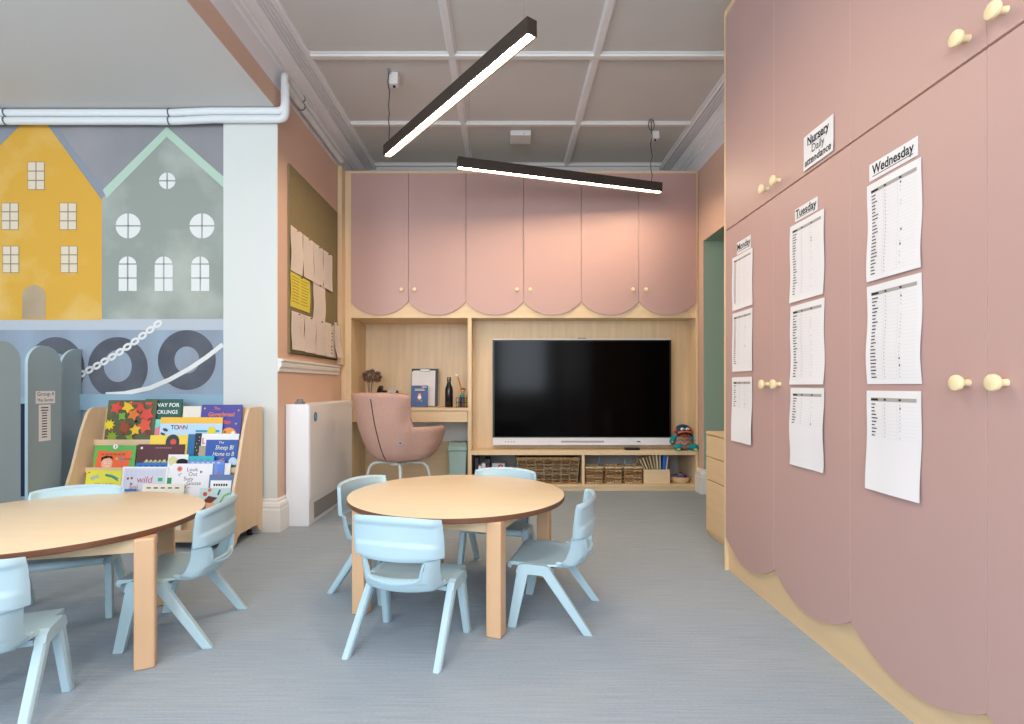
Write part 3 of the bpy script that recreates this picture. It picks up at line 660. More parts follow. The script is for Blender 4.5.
# ---------------------------------------------------------------- low shelf contents
SZ = fz(484.5)+.0006
def sx_(x, Y): return (x-506)*Y/F
WK = [mat('willow_tan', (204,162,108), .8, rgb2=(116,82,52), vscale=70), mat('willow_brown', (150,110,68), .8, rgb2=(84,60,38), vscale=70), mat('willow_grey', (176,160,130), .8, rgb2=(110,96,72), vscale=60)]
def basket(name, label, x0, x1, h, depth, rows, stakes, r, mats, flare=.0, group=None, Yf=5.13):
    xa, xb = sx_(x0, Yf), sx_(x1, Yf); w_ = xb-xa; t = thing(name, label, 'basket', ((xa+xb)/2, Yf+depth/2, SZ), 0, group)
    def loop(z, off, wob, ph):
        f_ = 1-flare*(1-z/h); hw, hd = (w_/2-r)*f_, (depth/2-r)*f_; pts = []; per = 2*(2*hw+2*hd); n = stakes*4
        for i in range(n):
            d = per*i/n
            if d < 2*hw: x, y, nx, ny = -hw+d, -hd, 0, -1
            elif d < 2*hw+2*hd: x, y, nx, ny = hw, -hd+d-2*hw, 1, 0
            elif d < 4*hw+2*hd: x, y, nx, ny = hw-(d-2*hw-2*hd), hd, 0, 1
            else: x, y, nx, ny = -hw, hd-(d-4*hw-2*hd), -1, 0
            o_ = wob*math.sin(2*PI*i/8+ph); pts.append((x+nx*o_, y+ny*o_, z+off*math.sin(i*2.7+z*90)))
        return pts
    b = MB()
    for k_ in range(rows):
        z = r+(h-2*r)*k_/(rows-1); b.tube(loop(z, r*.35, r*1.25, (k_%2)*PI), r*.92, mats[k_*7%len(mats)] if k_%3 else mats[(k_//3)%len(mats)], 6, closed=True)
    for p0, p1 in zip(loop(.004,0,0,0)[::4], loop(h,0,0,0)[::4]): b.tube([p0,p1], r*.95, mats[-1], 6)
    b.box(-w_/2*(1-flare)+r, w_/2*(1-flare)-r, -depth/2*(1-flare)+r, depth/2*(1-flare)-r, .001, .008, mats[1])
    b.build('woven_body', t)
    b = MB(); q_ = loop(h+r*.6,0,0,0); b.tube(q_, r*1.5, mats[0], 7, closed=True); b.build('rim', t)
    return t, (xa+xb)/2, w_
bt, bx_, bw_ = basket('wicker_basket', 'large oblong wicker basket on the low shelf under the screen', 516.5, 580, .236, .36, 15, 22, .0082, WK, .07)
CLO = mat('grey_cloth', (150,140,150), .9)
mb = MB(); rnd = random.Random(8)
for i in range(9): mb.ball((rnd.uniform(-.22,.22), rnd.uniform(-.1,.1), rnd.uniform(.13,.17)), rnd.uniform(.04,.06), mat('mixed_stuff%d' % (i%4), [(150,140,150),(90,70,50),(120,112,120),(60,44,36)][i%4], .9), sc=(1.3,1,.7))
o = mb.build('soft_toys'); o.location = (bx_, 5.31, SZ); tag(o, 'jumble of grey and brown soft stuff filling the large wicker basket', 'soft toys', kind='stuff')
WH = [mat('rattan_pale', (232,208,166), .8, rgb2=(166,128,86), vscale=80), mat('rattan_mid', (214,184,140), .8, rgb2=(146,110,72), vscale=80), mat('rattan_dark', (140,104,66), .8)]
for i, (a, b2, lb) in enumerate(((585.3,603.8,'leftmost of three small rattan baskets beside the shelf upright'), (605.2,622.9,'middle one of three small rattan baskets on the low shelf'), (624,642.7,'rightmost of three small rattan baskets, beside the wooden box'))):
    st, cx_, w__ = basket('rattan_basket', lb, a, b2, .148, .19, 9, 8, .0085, WH, .02, 'small rattan baskets')
    # contents: wire loops and sticks
    for j in range(3):
        mb = MB(); mm = [STEEL, WH[1], mat('pale_blue_bit', (120,160,190), .6)][(i+j) % 3]
        if i < 2 and j < 2:
            mb.tube([(.022*math.cos(q_*PI/8), 0, .17+.045*math.sin(q_*PI/8)) for q_ in range(16)], .0016, STEEL, 5, closed=True); mb.tube([(0,0,.03),(0,0,.125)], .002, STEEL, 5)
            o = mb.build('wire_loop'); tag(o, '%s of two wire loops sticking out of the %s small rattan basket' % (('left','right')[j], ('leftmost','middle')[i]), 'wire')
        else:
            mb.tube([(-.01,0,.02),(.002,0,.14),((-.02,.012,.02)[j],0,.215+.01*j)], .005, mm, 7).ball(((-.02,.012,.02)[j],0,.218+.01*j), .008, mm)
            o = mb.build('craft_stick'); tag(o, 'thin stick standing in the small rattan basket, number %s from its left side' % ('one','two','three')[j] if 0 else '%s stick rising from the %s small rattan basket' % (['leftmost','middle','rightmost'][j], ['leftmost','middle','rightmost'][i]), 'stick')
        o.location = (cx_-.05+.05*j, 5.13+.095+.02*(j-1), SZ)
# wooden box with papers
t = thing('wooden_box', 'plain open maple box on the low shelf holding papers and a blue folder', 'box', ((sx_(644,5.13)+sx_(670,5.13))/2, 5.23, SZ)); w_ = 26*5.13/F
mb = MB(); h = .135
mb.box(-w_/2,w_/2,-.10,-.09,0,h,MAPLEX).box(-w_/2,w_/2,.09,.10,0,h,MAPLEX).box(-w_/2,-w_/2+.01,-.09,.09,0,h,MAPLEX).box(w_/2-.01,w_/2,-.09,.09,0,h,MAPLEX).box(-w_/2+.01,w_/2-.01,-.09,.09,0,.01,MAPLEX); mb.build('body', t, bevel=.0015)
bx0 = (sx_(644,5.13)+sx_(670,5.13))/2
cols = [(196,170,128),(214,196,160),(176,150,112),(206,190,160),(188,168,130),(226,214,190),(200,180,146)]
for i, c_ in enumerate(cols):
    mb = MB(); mb.M = Matrix.Rotation(R(-26+i*4.2), 4, 'Y'); mb.box(-.006,.006,-.07,.07,.0,.235+.004*i,mat('card%d'%i,c_,.8))
    o = mb.build('card_folder'); o.location = (bx0-.055+i*.016, 5.23, SZ+.022); tag(o, 'buff card folder leaning in the maple box, %s counting from the left' % ['first','second','third','fourth','fifth','sixth','seventh'][i], 'folder', 'buff folders in the maple box')
mb = MB(); mb.M = Matrix.Rotation(R(4), 4, 'Y'); mb.box(-.012,.012,-.07,.07,0,.255,mat('bright_blue_folder',(40,110,210),.5)); o = mb.build('blue_folder', bevel=.002); o.location = (bx0+.066, 5.23, SZ+.0135); tag(o, 'bright blue folder standing upright in the maple box', 'folder')
mb = MB(); mb.M = Matrix.Rotation(R(6), 4, 'Y'); mb.box(-.003,.003,-.07,.07,0,.245,PAPER); o = mb.build('white_folder'); o.location = (bx0+.088, 5.23, SZ+.0135); tag(o, 'thin white folder right of the blue folder in the maple box', 'folder')
# bead bowl
xb_ = sx_(681, 5.2); t = thing('bead_tray', 'small pale wooden bowl with coloured beads at the right end of the low shelf', 'bowl', (xb_, 5.24, SZ))
MB().lathe([(.001,.001),(.075,.001),(.09,.02),(.098,.055),(.092,.055),(.082,.02),(.001,.012)], MAPLEX, 28).build('bowl', t)
rnd = random.Random(2); BC = [(200,50,60),(40,120,190),(60,160,90),(230,190,60),(120,60,140),(30,40,80)]; mb = MB()
for i in range(110):
    a, r = rnd.uniform(0,2*PI), .085*math.sqrt(rnd.random()); mb.ball((r*math.cos(a), r*math.sin(a), .035+.045*(1-r/.09)+rnd.uniform(-.005,.012)), .011, mat('bead%d' % (i%6), BC[i%6], .4), seg=8)
o = mb.build('beads'); o.location = (xb_, 5.24, SZ); tag(o, 'heap of many-coloured beads filling the wooden bowl', 'beads', kind='stuff')
# books and boxes at the left of the low shelf
for i, (xa, xb, hh, c_, yy, lean, lb, cat) in enumerate(((475,478.5,.245,(40,44,56),5.15,0,'dark grey binder at the left end of the low shelf','binder'),(479,482,.17,(232,232,236),5.14,2,'white folder leaning beside the dark binder on the low shelf','folder'),(482.5,486,.19,(226,226,232),5.16,2,'white folder leaning further right on the low shelf','folder'),
        (485,490,.225,(52,50,58),5.22,0,'black box file with a red circle on its spine','box file'),)):
    t = thing(cat.replace(' ','_'), lb, cat, (sx_((xa+xb)/2,yy), yy+.11, SZ)); w_ = (xb-xa)*yy/F
    mb = MB(); mb.M = Matrix.Rotation(R(-lean), 4, 'Y'); mm = mat('file%d'%i, c_, .5); mb.box(-w_/2,w_/2,-.11,.11,.006 if lean else 0,hh,mm); mb.build('cover', t, bevel=.0015)
    mb = MB(); mb.M = Matrix.Rotation(R(-lean), 4, 'Y') @ front(0,-.1105,0)
    mb.rect(-w_*.35, hh*.2, w_*.35, hh*.36, .0006, LGREY if c_[0] < 100 else mat('label_blue',(90,110,150),.6))
    if i == 3: mb.disc(0, hh*.62, w_*.4, .0008, mat('toy_red2', (196,40,50), .5), n=14)
    mb.build('spine_label', t)
for i, (xa, xb, za_, zb_, c_, lb) in enumerate(((490.5,512,.0,.035,(60,62,70),'dark flat game box lowest of the stack on the low shelf'),(491.5,511,.036,.075,(150,150,158),'grey flat box in the middle of the stack on the low shelf'),(491,510,.076,.12,(44,52,78),'navy flat box in the stack beside the wicker basket'),(492,505,.121,.185,(196,196,204),'pale box with a red round badge on top of the stack'))):
    t = thing('game_box', lb, 'box', (sx_((xa+xb)/2,5.2), 5.30, SZ+za_), 0, 'flat boxes stacked on the low shelf'); w_ = (xb-xa)*5.2/F
    mb = MB(); mb.box(-w_/2,w_/2,-.10,.11,0,zb_-za_,mat('gbox%d'%i,c_,.5)); mb.build('box_body', t, bevel=.002)
    mb = MB(); mb.M = front(0,-.1005,0); hh = zb_-za_
    if i == 3: mb.disc(.02,hh*.5,.024,.0006,mat('toy_red2',(196,40,50),.5)); mb.text('A', .03, .02, hh*.5, .0012, PAPER, bold=.01)
    else: mb.rect(-w_*.3,hh*.35,w_*.25,hh*.65,.0006,LGREY if i != 1 else INK)
    mb.build('box_label', t)
# black remote and monster toy on the shelf top
SH = fz(450.6)+.0006
t = thing('remote_tray', 'slim black box lying on the shelf below the screen', 'remote control', (sx_(632,5.15), 5.15, SH))
mb = MB(); mb.box(-.072,.072,-.025,.025,0,.022,BLACK); mb.build('case', t, bevel=.006, seg=3)
mb = MB(); 
for i in range(6): mb.lathe([(.004,.0222),(.004,.0242)], mat('key_grey',(90,90,96),.6), 8, c=(-.05+i*.02,0,0))
mb.build('key', t)
Ym = 5.17; t = thing('monster_toy', 'teal and orange striped knitted monster toy sitting beside the screen', 'soft toy', (sx_(683,Ym), Ym, SH))
TEAL = mat('teal_wool', (22,140,152), .95, bump=.8, bscale=300); ORG = mat('orange_wool', (232,110,50), .95, bump=.8, bscale=300); NAVY = mat('navy_wool', (40,84,120), .95, bump=.8, bscale=300, rgb2=(24,50,84), vscale=60); LIME = mat('lime_wool', (190,214,70), .9)
# body: one shaped surface with zigzag bands
n, K = 28, 20; vs = []; prof_b = [(.02,.005),(.07,.01),(.088,.03),(.09,.06),(.082,.09),(.07,.115),(.05,.135),(.02,.14)]
mb = MB()
def pr(zf):
    for (r0,z0),(r1,z1) in zip(prof_b, prof_b[1:]):
        if zf <= z1: return r0+(r1-r0)*(zf-z0)/(z1-z0)
    return .02
for j in range(K+1):
    z = .005+.135*j/K
    for i in range(n): a = 2*PI*i/n; vs.append((pr(z)*math.cos(a), pr(z)*.8*math.sin(a), z))
for j in range(K):
    for i in range(n):
        zig = j+1.6*abs(((i % 4)-2)); band = int(zig/3.2) % 2
        mb.add([vs[j*n+i], vs[j*n+(i+1)%n], vs[(j+1)*n+(i+1)%n], vs[(j+1)*n+i]], [(0,1,2,3)], ORG if band else TEAL, True)
mb.build('body', t)
mb = MB(); mb.ball((0,0,.185), .075, NAVY, sc=(1.05,.85,.8)); mb.ball((0,-.035,.165), .052, ORG, sc=(1.25,.7,.6)); mb.ball((-.07,0,.19), .022, ORG).ball((.075,0,.185), .024, ORG)
mb.build('head', t)
mb = MB(); mb.tube([(-.075,-.045,.140),(-.045,-.075,.160),(0,-.085,.166),(.045,-.075,.158),(.075,-.045,.134)], [.006,.01,.012,.01,.006], mat('mouth_dark',(24,24,34),.8), 8)
for i in range(7): x = -.05+i*.0165; mb.ball((x,-.088+abs(x)*.3,.166-abs(x)*.15), .006, PAPER, seg=6)
mb.build('mouth', t)
for sx in (-1,1):
    mb = MB(); mb.ball((sx*.024,-.058,.203), .017, PAPER, sc=(1.2,.7,.8)).ball((sx*.022,-.071,.2), .006, INK); mb.build('eye', t)
    mb = MB(); mb.tube([(sx*.065,0,.115),(sx*.10,-.02,.11),(sx*.115,-.03,.085+(.02 if sx > 0 else 0))], [.022,.026,.024], TEAL, 10).ball((sx*.117,-.03,.082+(.02 if sx > 0 else 0)), .024, TEAL).ball((sx*.118,-.052,.08), .008, LIME); mb.build('arm', t)
    mb = MB(); mb.tube([(sx*.04,-.03,.035),(sx*.075,-.08,.032)], [.028,.03], TEAL, 10).ball((sx*.078,-.09,.034), .034, TEAL, sc=(1.15,1,.98)).ball((sx*.08,-.118,.016), .010, LIME, sc=(2,1,.8)); mb.build('foot', t)

# ---------------------------------------------------------------- radiator cabinet on the left wall
XA, XB2, YA, YB2, ZR = XL+.004, -1.396, 3.80, 4.86, .87
t = thing('radiator', 'white low-surface-temperature radiator cabinet below the noticeboard', 'radiator', ((XA+XB2)/2, 4.33, 0)); o_ = ((XA+XB2)/2, 4.33, 0)
RW = mat('radiator_white', (236,236,238), .3)
part('casing', lambda b: b.box(XA, XB2-.004, YA, YB2, 0, ZR, RW), t, o_, bevel=.006, seg=3)
part('front_panel', lambda b: b.box(XB2-.004, XB2, YA+.012, YB2-.012, .185, ZR-.012, RW), t, o_, bevel=.0015)
def gr(b):
    b.box(XB2-.004, XB2-.0005, YA+.10, YB2-.06, .035, .15, mat('grille_grey', (120,120,122), .6))
    for i in range(26): z = .04+i*.0042; b.box(XB2-.0005, XB2+.001, YA+.10, YB2-.06, z, z+.0018, mat('grille_light',(176,174,174),.5))
part('grille', gr, t, o_)
part('thermostat_knob', lambda b: b.lathe([(.034,0),(.036,.004),(.036,.014),(.024,.018),(.022,.034),(.02,.036)], mat('knob_grey',(120,122,126),.5), 24, c=(XA+.08, YA+.06, ZR)), t, o_)
def st(b):
    b.M = b.M @ left(XB2, YA+.12, .775); b.disc(0,0,.036,.0006,mat('sticker_blue',(40,120,176),.4), ry=.036,n=28); b.disc(0,0,.018,.0012,mat('sticker_blue2',(120,176,210),.4))
part('round_sticker', st, t, o_)

# ---------------------------------------------------------------- noticeboard
t = thing('noticeboard', 'olive felt noticeboard on the peach wall above the dado rail', 'noticeboard', (XL+.008, 4.39, 1.235)); o_ = (XL+.008, 4.39, 1.235)
OLV = mat('olive_felt', (142,130,98), .95, var=.06, vscale=30, bump=.3, bscale=400, spec=.1)
part('felt_panel', lambda b: b.box(XL+.001, XL+.016, 3.845, 4.935, 1.237, 2.60, OLV), t, o_)
part('edge_strip', lambda b: b.box(XL+.0155, XL+.018, 3.845, 4.935, 1.2369, 1.242, INK), t, o_)
def txtart(n, c_=LGREY, cells=False):
    def art(quad, rnd):
        for i in range(n):
            v = .92-i*.84/n; quad(.1, v, .1+rnd.uniform(.5,.8), v+.011, c_)
        if cells:
            for i in range(3): quad(.15+.25*i, .08, .16+.25*i, .9, c_)
    return art
YP = mat('yellow_paper', (220,208,84), .8)
PPW = mat('cream_white_paper', (228,216,208), .8)
def wl(x): return 1.56*F/(506-x)
def pin(parent, u, v, c_):
    b = MB(); b.M = Matrix.Translation((u, v, .004)); b.lathe([(.003,0),(.003,.006),(.006,.007),(.006,.013),(.001,.014)], mat('pin%d%d' % (c_[0],c_[2]), c_, .4), 8); return b.build('pin', parent)
def board_paper(y0, y1, z0, z1, label, art, mt=PPW, dep=0, seed=0, curl=.006, lean=0, tail=0):
    b = sheet(y1-y0, z1-z0, art, curl=curl, seed=seed, mt=mt, lean=lean); o = b.build('pinned_sheet')
    o.matrix_world = frame((XL+.0185+dep, (y0+y1)/2-.03, z0), (0,1,0), (0,0,1)); tag(o, label, 'paper', 'sheets on the noticeboard')
    pin(o, 0, (z1-z0)*.96, [(200,40,40),(30,90,60),(40,70,150),(30,30,30)][seed % 4])
ys = [3.878,4.11,4.34,4.56,4.79]
for i, lb in enumerate(('leftmost printed sheet in the top row on the olive noticeboard','second printed sheet in the top row on the olive noticeboard','third printed sheet in the top row on the olive noticeboard','rightmost printed sheet in the top row on the olive noticeboard')):
    board_paper(ys[i], ys[i+1]-.006, 1.835, 2.16-.002*i, lb, txtart(20, cells=True), dep=.001+.0015*i, seed=i)
def yart(quad, rnd):
    for i in range(9):
        for j in range(2): quad(.06+.46*j, .88-i*.09, .06+.46*j+rnd.uniform(.3,.4), .905-i*.09, mat('olive_ink',(170,150,40),.8))
board_paper(3.878, 4.26, 1.575, 1.825, 'bright yellow sheet at the left of the middle row on the noticeboard', yart, mt=YP, seed=5, curl=.004)
board_paper(4.33, 4.62, 1.545, 1.845, 'white sheet beside the yellow one on the noticeboard', txtart(14), seed=6)
ys = [3.89,4.13,4.37,4.60,4.85]
def cart(quad, rnd):
    for i in range(14): quad(.1, .9-i*.06, .35, .908-i*.06, LGREY)
    for i in range(8): quad(.5, .80-i*.1, .66, .84-i*.1, [YP, INK, mat('mid_green',(90,140,90),.8), mat('mid_blue',(80,100,150),.8)][i%4])
for i, lb in enumerate(('leftmost sheet in the bottom row on the noticeboard','second sheet in the bottom row on the noticeboard','third sheet in the bottom row on the noticeboard','sheet with coloured squares in the bottom row on the noticeboard')):
    board_paper(ys[i], ys[i+1]+.01, 1.265-.004*i, 1.545, lb, cart if i == 3 else txtart(16, cells=i == 0), dep=.002+.003*i, seed=8+i, curl=.008)
board_paper(4.80, 4.965, 1.255, 1.57, 'narrow curling sheet at the far right of the bottom row on the noticeboard', txtart(10), dep=.014, seed=13, curl=.012, lean=.02)

# ---------------------------------------------------------------- linear ceiling lamps
LED = mat('warm_led_diffuser', (255,224,184), .5, emit=84)
def bar_lamp(label, a, b_):
    a = Vector(a); b_ = Vector(b_); L = (b_-a).length; c_ = (a+b_)/2; ang = math.atan2(b_.y-a.y, b_.x-a.x)
    t = thing('linear_pendant_lamp', label, 'lamp', c_, ang)
    mb = MB(); mb.box(-L/2,L/2,-.031,-.024,0,.082,DARK).box(-L/2,L/2,.024,.031,0,.082,DARK).box(-L/2,L/2,-.024,.024,.021,.082,DARK); mb.build('housing', t, bevel=.0015)
    MB().box(-L/2+.004,L/2-.004,-.013,.013,.004,.02,LED).build('diffuser', t)
    for s_ in (-1,1): mb = MB(); mb.box(s_*L/2, s_*(L/2+.003), -.031,.031,0,.082,DARK); mb.build('end_cap', t)
    return t, L
ZL = 2.71
t1, L1 = bar_lamp('long dark linear pendant lamp slanting towards the camera, the nearer one', (.125,2.61,ZL), (-.885,3.99,ZL))
t2, L2 = bar_lamp('long dark linear pendant lamp in front of the pink wall cupboards', (-.377,4.20,ZL), (1.365,4.735,ZL))
def cable(tl, x, top, loop=False, r=.0035, side=0):
    b = MB(); h = ZC-ZL
    pts = [(x,0,.085)] + [(x+.012*math.sin(i*1.9)*side, .008*math.cos(i*2.3)*side, .085+(h-.10-.085)*i/8) for i in range(1,9)]
    if loop: pts += [(x+.03*math.sin(2*PI*i/10), 0, h-.10+.05-.05*math.cos(2*PI*i/10)) for i in range(1,11)]
    pts += [(x,0,h-.02)]; b.tube(pts, r, BLACK, 6); b.build('cable', tl)
    MB().lathe([(.01,h-.03),(.012,h-.0005)], STEEL, 12, c=(x,0,0)).build('ceiling_fixing', tl)
cable(t1, L1/2-.03, 0, side=1); cable(t2, L2/2-.09, 0, True, side=.6)
for tl, x in ((t1, -L1/2+.06), (t2, -L2/2+.09)):
    MB().tube([(x,0,.085),(x,0,ZC-ZL-.001)], .0009, STEEL, 5).build('suspension_wire', tl)
# junction boxes, detector
def jbox(label, x, y, w_, d_, h_, cat, name, led=False):
    t = thing(name, label, cat, (x, y, ZC-h_))
    mb = MB(); mb.box(-w_/2,w_/2,-d_/2,d_/2,0,h_-.0005,WHITE); mb.build('casing', t, bevel=.008, seg=3)
    if led: MB().ball((.03,-d_/2-.001,h_*.3), .005, mat('green_led',(60,180,110),.4)).build('indicator', t)
    else: MB().lathe([(.006,-.012),(.01,-.010),(.01,.001)], BLACK, 10).build('cable_gland', t)
jbox('small white junction box on the ceiling above the nearer lamp', -.842, 4.03, .07, .07, .09, 'junction box', 'junction_box')
jbox('small white junction box on the ceiling above the farther lamp', 1.38, 4.95, .065, .07, .07, 'junction box', 'junction_box')
jbox('white rectangular ceiling detector between the two pendant lamps', .135, 5.0, .19, .19, .05, 'detector', 'ceiling_detector', True)

# ---------------------------------------------------------------- round tables
TH, TR = .485, .516
def table(label, c_, legs):
    t = thing('round_table', label, 'table', (c_[0], c_[1], 0))
    MB().lathe([(.001,TH-.022),(TR-.003,TH-.022),(TR,TH-.019),(TR,TH-.003),(TR-.0015,TH-.0006)], EDGE, 96).build('edge_band', t, auto=30)
    MB().lathe([(TR-.0018,TH-.012),(TR-.0018,TH-.0004),(TR-.003,TH),(.001,TH)], TOPW, 96).build('table_top', t, auto=20)
    q_ = .032
    lp = [(x-c_[0], y-c_[1]) for x, y in legs]
    ra = math.atan2(lp[1][1]-lp[0][1], lp[1][0]-lp[0][0])
    for x, y in lp:
        mb = MB(); mb.M = Matrix.Translation((x,y,0)) @ Matrix.Rotation(ra, 4, 'Z'); mb.box(-q_,q_,-q_,q_,0,TH-.0225,LEGW); mb.build('leg', t, bevel=.007, seg=3)
    for i in range(4):
        a = Vector(lp[i]); b_ = Vector(lp[(i+1)%4]); d = (b_-a).normalized(); nrm = Vector((-d.y,d.x))
        a = a+d*.028; b_ = b_-d*.028; pts = [a+nrm*.010, b_+nrm*.010, b_-nrm*.010, a-nrm*.010]
        mb = MB(); mb.prism([(p.x,p.y) for p in pts], TH-.075, TH-.0228, MAPLEX); mb.build('apron_rail', t)
    return t
table('round maple table with brown edge mid-room, four blue chairs round it', (-.235,2.592), [(-.040,2.148),(.20,2.80),(-.39,3.01),(-.636,2.36)])
table('round maple table with brown edge at the left, in front of the book display', (-1.77,2.10), [(-1.288,1.912),(-1.567,2.47),(-2.21,2.29),(-1.945,1.73)])

# ---------------------------------------------------------------- nursery chairs
def lerp_prof(pts, t):
    for (a, va), (b, vb) in zip(pts, pts[1:]):
        if t <= b: f_ = (t-a)/(b-a); return tuple(x+(y-x)*f_ for x, y in zip(va, vb))
    return pts[-1][1]
def make_chair():
    t = thing('nursery_chair', '', 'chair', (0,0,0), 0, 'pale blue nursery chairs')
    # profile along the shell: (s, (y, z, half width, edge turn-up, arc of the plan))
    PR = [(0,(.168,.238,.156,.000,.0)),(.02,(.176,.242,.160,.000,.0)),(.04,(.179,.252,.162,.000,.0)),(.065,(.170,.2625,.163,.000,.0)),(.18,(.10,.2605,.160,.000,.0)),(.32,(.02,.2555,.158,.002,.0)),
          (.44,(-.06,.2500,.156,.010,.030)),(.50,(-.105,.2480,.154,.040,.055)),(.545,(-.132,.257,.153,.043,.055)),(.58,(-.146,.278,.152,.044,.055)),(.62,(-.151,.303,.152,.039,.052)),
          (.665,(-.152,.330,.154,.032,.048)),(.715,(-.152,.358,.157,.028,.046)),(.735,(-.152,.372,.158,.027,.046)),(.75,(-.156,.378,.169,.024,.046)),(.76,(-.157,.384,.173,.022,.046)),(.86,(-.158,.440,.174,.020,.044)),
          (.97,(-.160,.500,.171,.018,.040)),(.99,(-.160,.508,.169,.017,.038)),(1,(-.157,.511,.167,.016,.038))]
    NU, NV = 34, 112
    def S(u, s_):
        y, z, hw, turn, arc = lerp_prof(PR, s_)
        a = abs(u); x = hw*(u if a < .92 else math.copysign(.92+(a-.92)*.55, u))/.965
        upness = sm(.42,.62,s_)
        edge = turn*sm(.80,1.0,a)
        dish = (1-upness)*sm(.1,.25,s_)*.006*(1-u*u)
        y2 = y + arc*u*u + edge*.75*sm(.40,.50,s_)
        z2 = z - dish + edge*(1-upness)*.9
        if s_ > .9: z2 += .014*(1-u*u)*sm(.86,1,s_)
        return Vector((x, y2, z2))
    G = [[S(-1+2*i/NU, j/NV) for i in range(NU+1)] for j in range(NV+1)]
    N = []
    for j in range(NV+1):
        row = []
        for i in range(NU+1):
            du = G[j][min(i+1,NU)]-G[j][max(i-1,0)]; dv = G[min(j+1,NV)][i]-G[max(j-1,0)][i]
            row.append(du.cross(dv).normalized())           # points down / backwards
        N.append(row)
    TK = .0075
    def hole(i, j):
        s_ = (j+.5)/NV; u = abs(-1+2*(i+.5)/NU)
        if not .625 < s_ < .728: return False
        lim = .62+.10*(s_-.625)/.10
        return u < lim
    def seatpart(j): return (j+.5)/NV < .735
    faces = {(i,j) for i in range(NU) for j in range(NV) if not hole(i,j)}
    def panel(sel, name):
        vs = []; idx = {}
        def vid(i, j, side):
            k_ = (i,j,side)
            if k_ not in idx:
                u, s_ = abs(-1+2*i/NU), j/NV; ex = 0
                if side:
                    if s_ > .752: ex = .008*max(sm(.84,.91,u), sm(.945,.97,s_), 1-sm(.815,.84,s_-.02*(1-u*u)))
                    elif s_ > .59: ex = .006*(1-sm(.72,.82,u))
                    else: ex = max(.010*(1-sm(.07,.12,s_)), .006*sm(.80,.90,u)*(1-sm(.26,.38,s_)))
                idx[k_] = len(vs); vs.append(G[j][i] + N[j][i]*((TK/2+ex) if side else -TK/2))
            return idx[k_]
        fs = []
        for (i,j) in sel:
            q_ = [(i,j),(i+1,j),(i+1,j+1),(i,j+1)]
            fs.append([vid(a,b,1) for a,b in q_]); fs.append([vid(a,b,0) for a,b in reversed(q_)])
            for (di,dj),(a,b) in (((0,-1),(q_[0],q_[1])),((1,0),(q_[1],q_[2])),((0,1),(q_[2],q_[3])),((-1,0),(q_[3],q_[0]))):
                if (i+di,j+dj) not in faces: fs.append([vid(*b,1), vid(*a,1), vid(*a,0), vid(*b,0)][::-1])
        mb = MB(); mb.add(vs, fs, BLUE, True); return mb
    seat = panel({f for f in faces if seatpart(f[1])}, 'seat')
    # rear lip round the hand hole and ribs of the back, as raised bands on the outer face
    def band(mb, pts, wd, th):                     # pts in (u, s)
        prev = None; rings = []
        for k_, (u, s_) in enumerate(pts):
            i = min(max((u+1)/2*NU,0),NU); j = min(max(s_*NV,0),NV); nn = N[int(round(j))][int(round(i))]; p = S(u, s_)
            a = S(*pts[max(k_-1,0)]); b = S(*pts[min(k_+1,len(pts)-1)]); d = (b-a).normalized(); sd = nn.cross(d).normalized()
            o0 = p+nn*(TK/2-.001); rings.append([o0+sd*wd/2, o0+sd*wd*.3+nn*th, o0-sd*wd*.3+nn*th, o0-sd*wd/2])
        mb.loft(rings, BLUE, True)
    hp = [(-.70,.728),(-.66,.68),(-.62,.628),(-.5,.612),(-.25,.603),(0,.60),(.25,.603),(.5,.612),(.62,.628),(.66,.68),(.70,.728)]
    band(seat, hp, .010, .012)
    seat.build('seat', t, auto=50)
    back = panel({f for f in faces if not seatpart(f[1])}, 'backrest')
    back.build('backrest', t, auto=50)
    # legs
    def legmb(sx, fr):
        top = Vector((sx*.168, .112 if fr else .018, .238)); foot = Vector((sx*.180, .158 if fr else -.158, 0))
        b = MB(); rings = []
        for f_, wy_, wx_ in ((0,.025,.0145),(.35,.0225,.0145),(.7,.020,.014),(1,.0185,.0135)):
            p = top.lerp(foot, f_); sh = .004
            rings.append([(p.x-wx_,p.y-wy_,p.z),(p.x+wx_*.6,p.y-wy_,p.z),(p.x+wx_,p.y-wy_*.5,p.z),(p.x+wx_,p.y+wy_*.5,p.z),(p.x+wx_*.6,p.y+wy_,p.z),(p.x-wx_,p.y+wy_,p.z)])
        b.loft([r_[::-1] for r_ in rings], BLUE)
        return b
    for sx in (-1,1):
        for fr in (1,0): legmb(sx, fr).build('leg', t, bevel=.003)
        b = MB(); b.M = frame((sx*.168-.0145,0,0), (0,1,0), (0,0,1))
        b.prism([(-.014,.228),(.0,.252),(.02,.262),(.115,.264),(.132,.256),(.142,.228),(.125,.216),(.09,.222),(.045,.222),(.01,.216)], 0, .029, BLUE); b.build('side_rail', t, bevel=.003)
    b = MB(); b.box(-.15,.15,.085,.10,.222,.250,BLUE).box(-.15,.15,-.005,.01,.222,.240,BLUE); b.build('cross_rail', t, bevel=.002)
    return t
def heading(f_): return math.atan2(f_[1], f_[0])-PI/2
spots = [((-.371,2.075), (.262,.965), 'pale blue nursery chair nearest the camera at the middle table, its back to us'),
         ((.222,2.362), (-.97,.245), 'pale blue nursery chair seen side-on to the right of the middle table'),
         ((-.034,2.918), (-.25,-.968), 'pale blue nursery chair on the far side of the middle table, facing us'),
         ((-.626,2.675), (.89,-.45), 'pale blue nursery chair to the left of the middle table, near the radiator'),
         ((-1.316,2.206), (-.99,-.12), 'pale blue nursery chair side-on to the right of the left table'),
         ((-1.556,1.553), (-.34,.94), 'pale blue nursery chair cut by the left edge of the photo, its back to us'),
         ((-1.945,2.385), (.414,-.911), 'pale blue nursery chair behind the left table, in front of the grey screens')]
ch = make_chair()
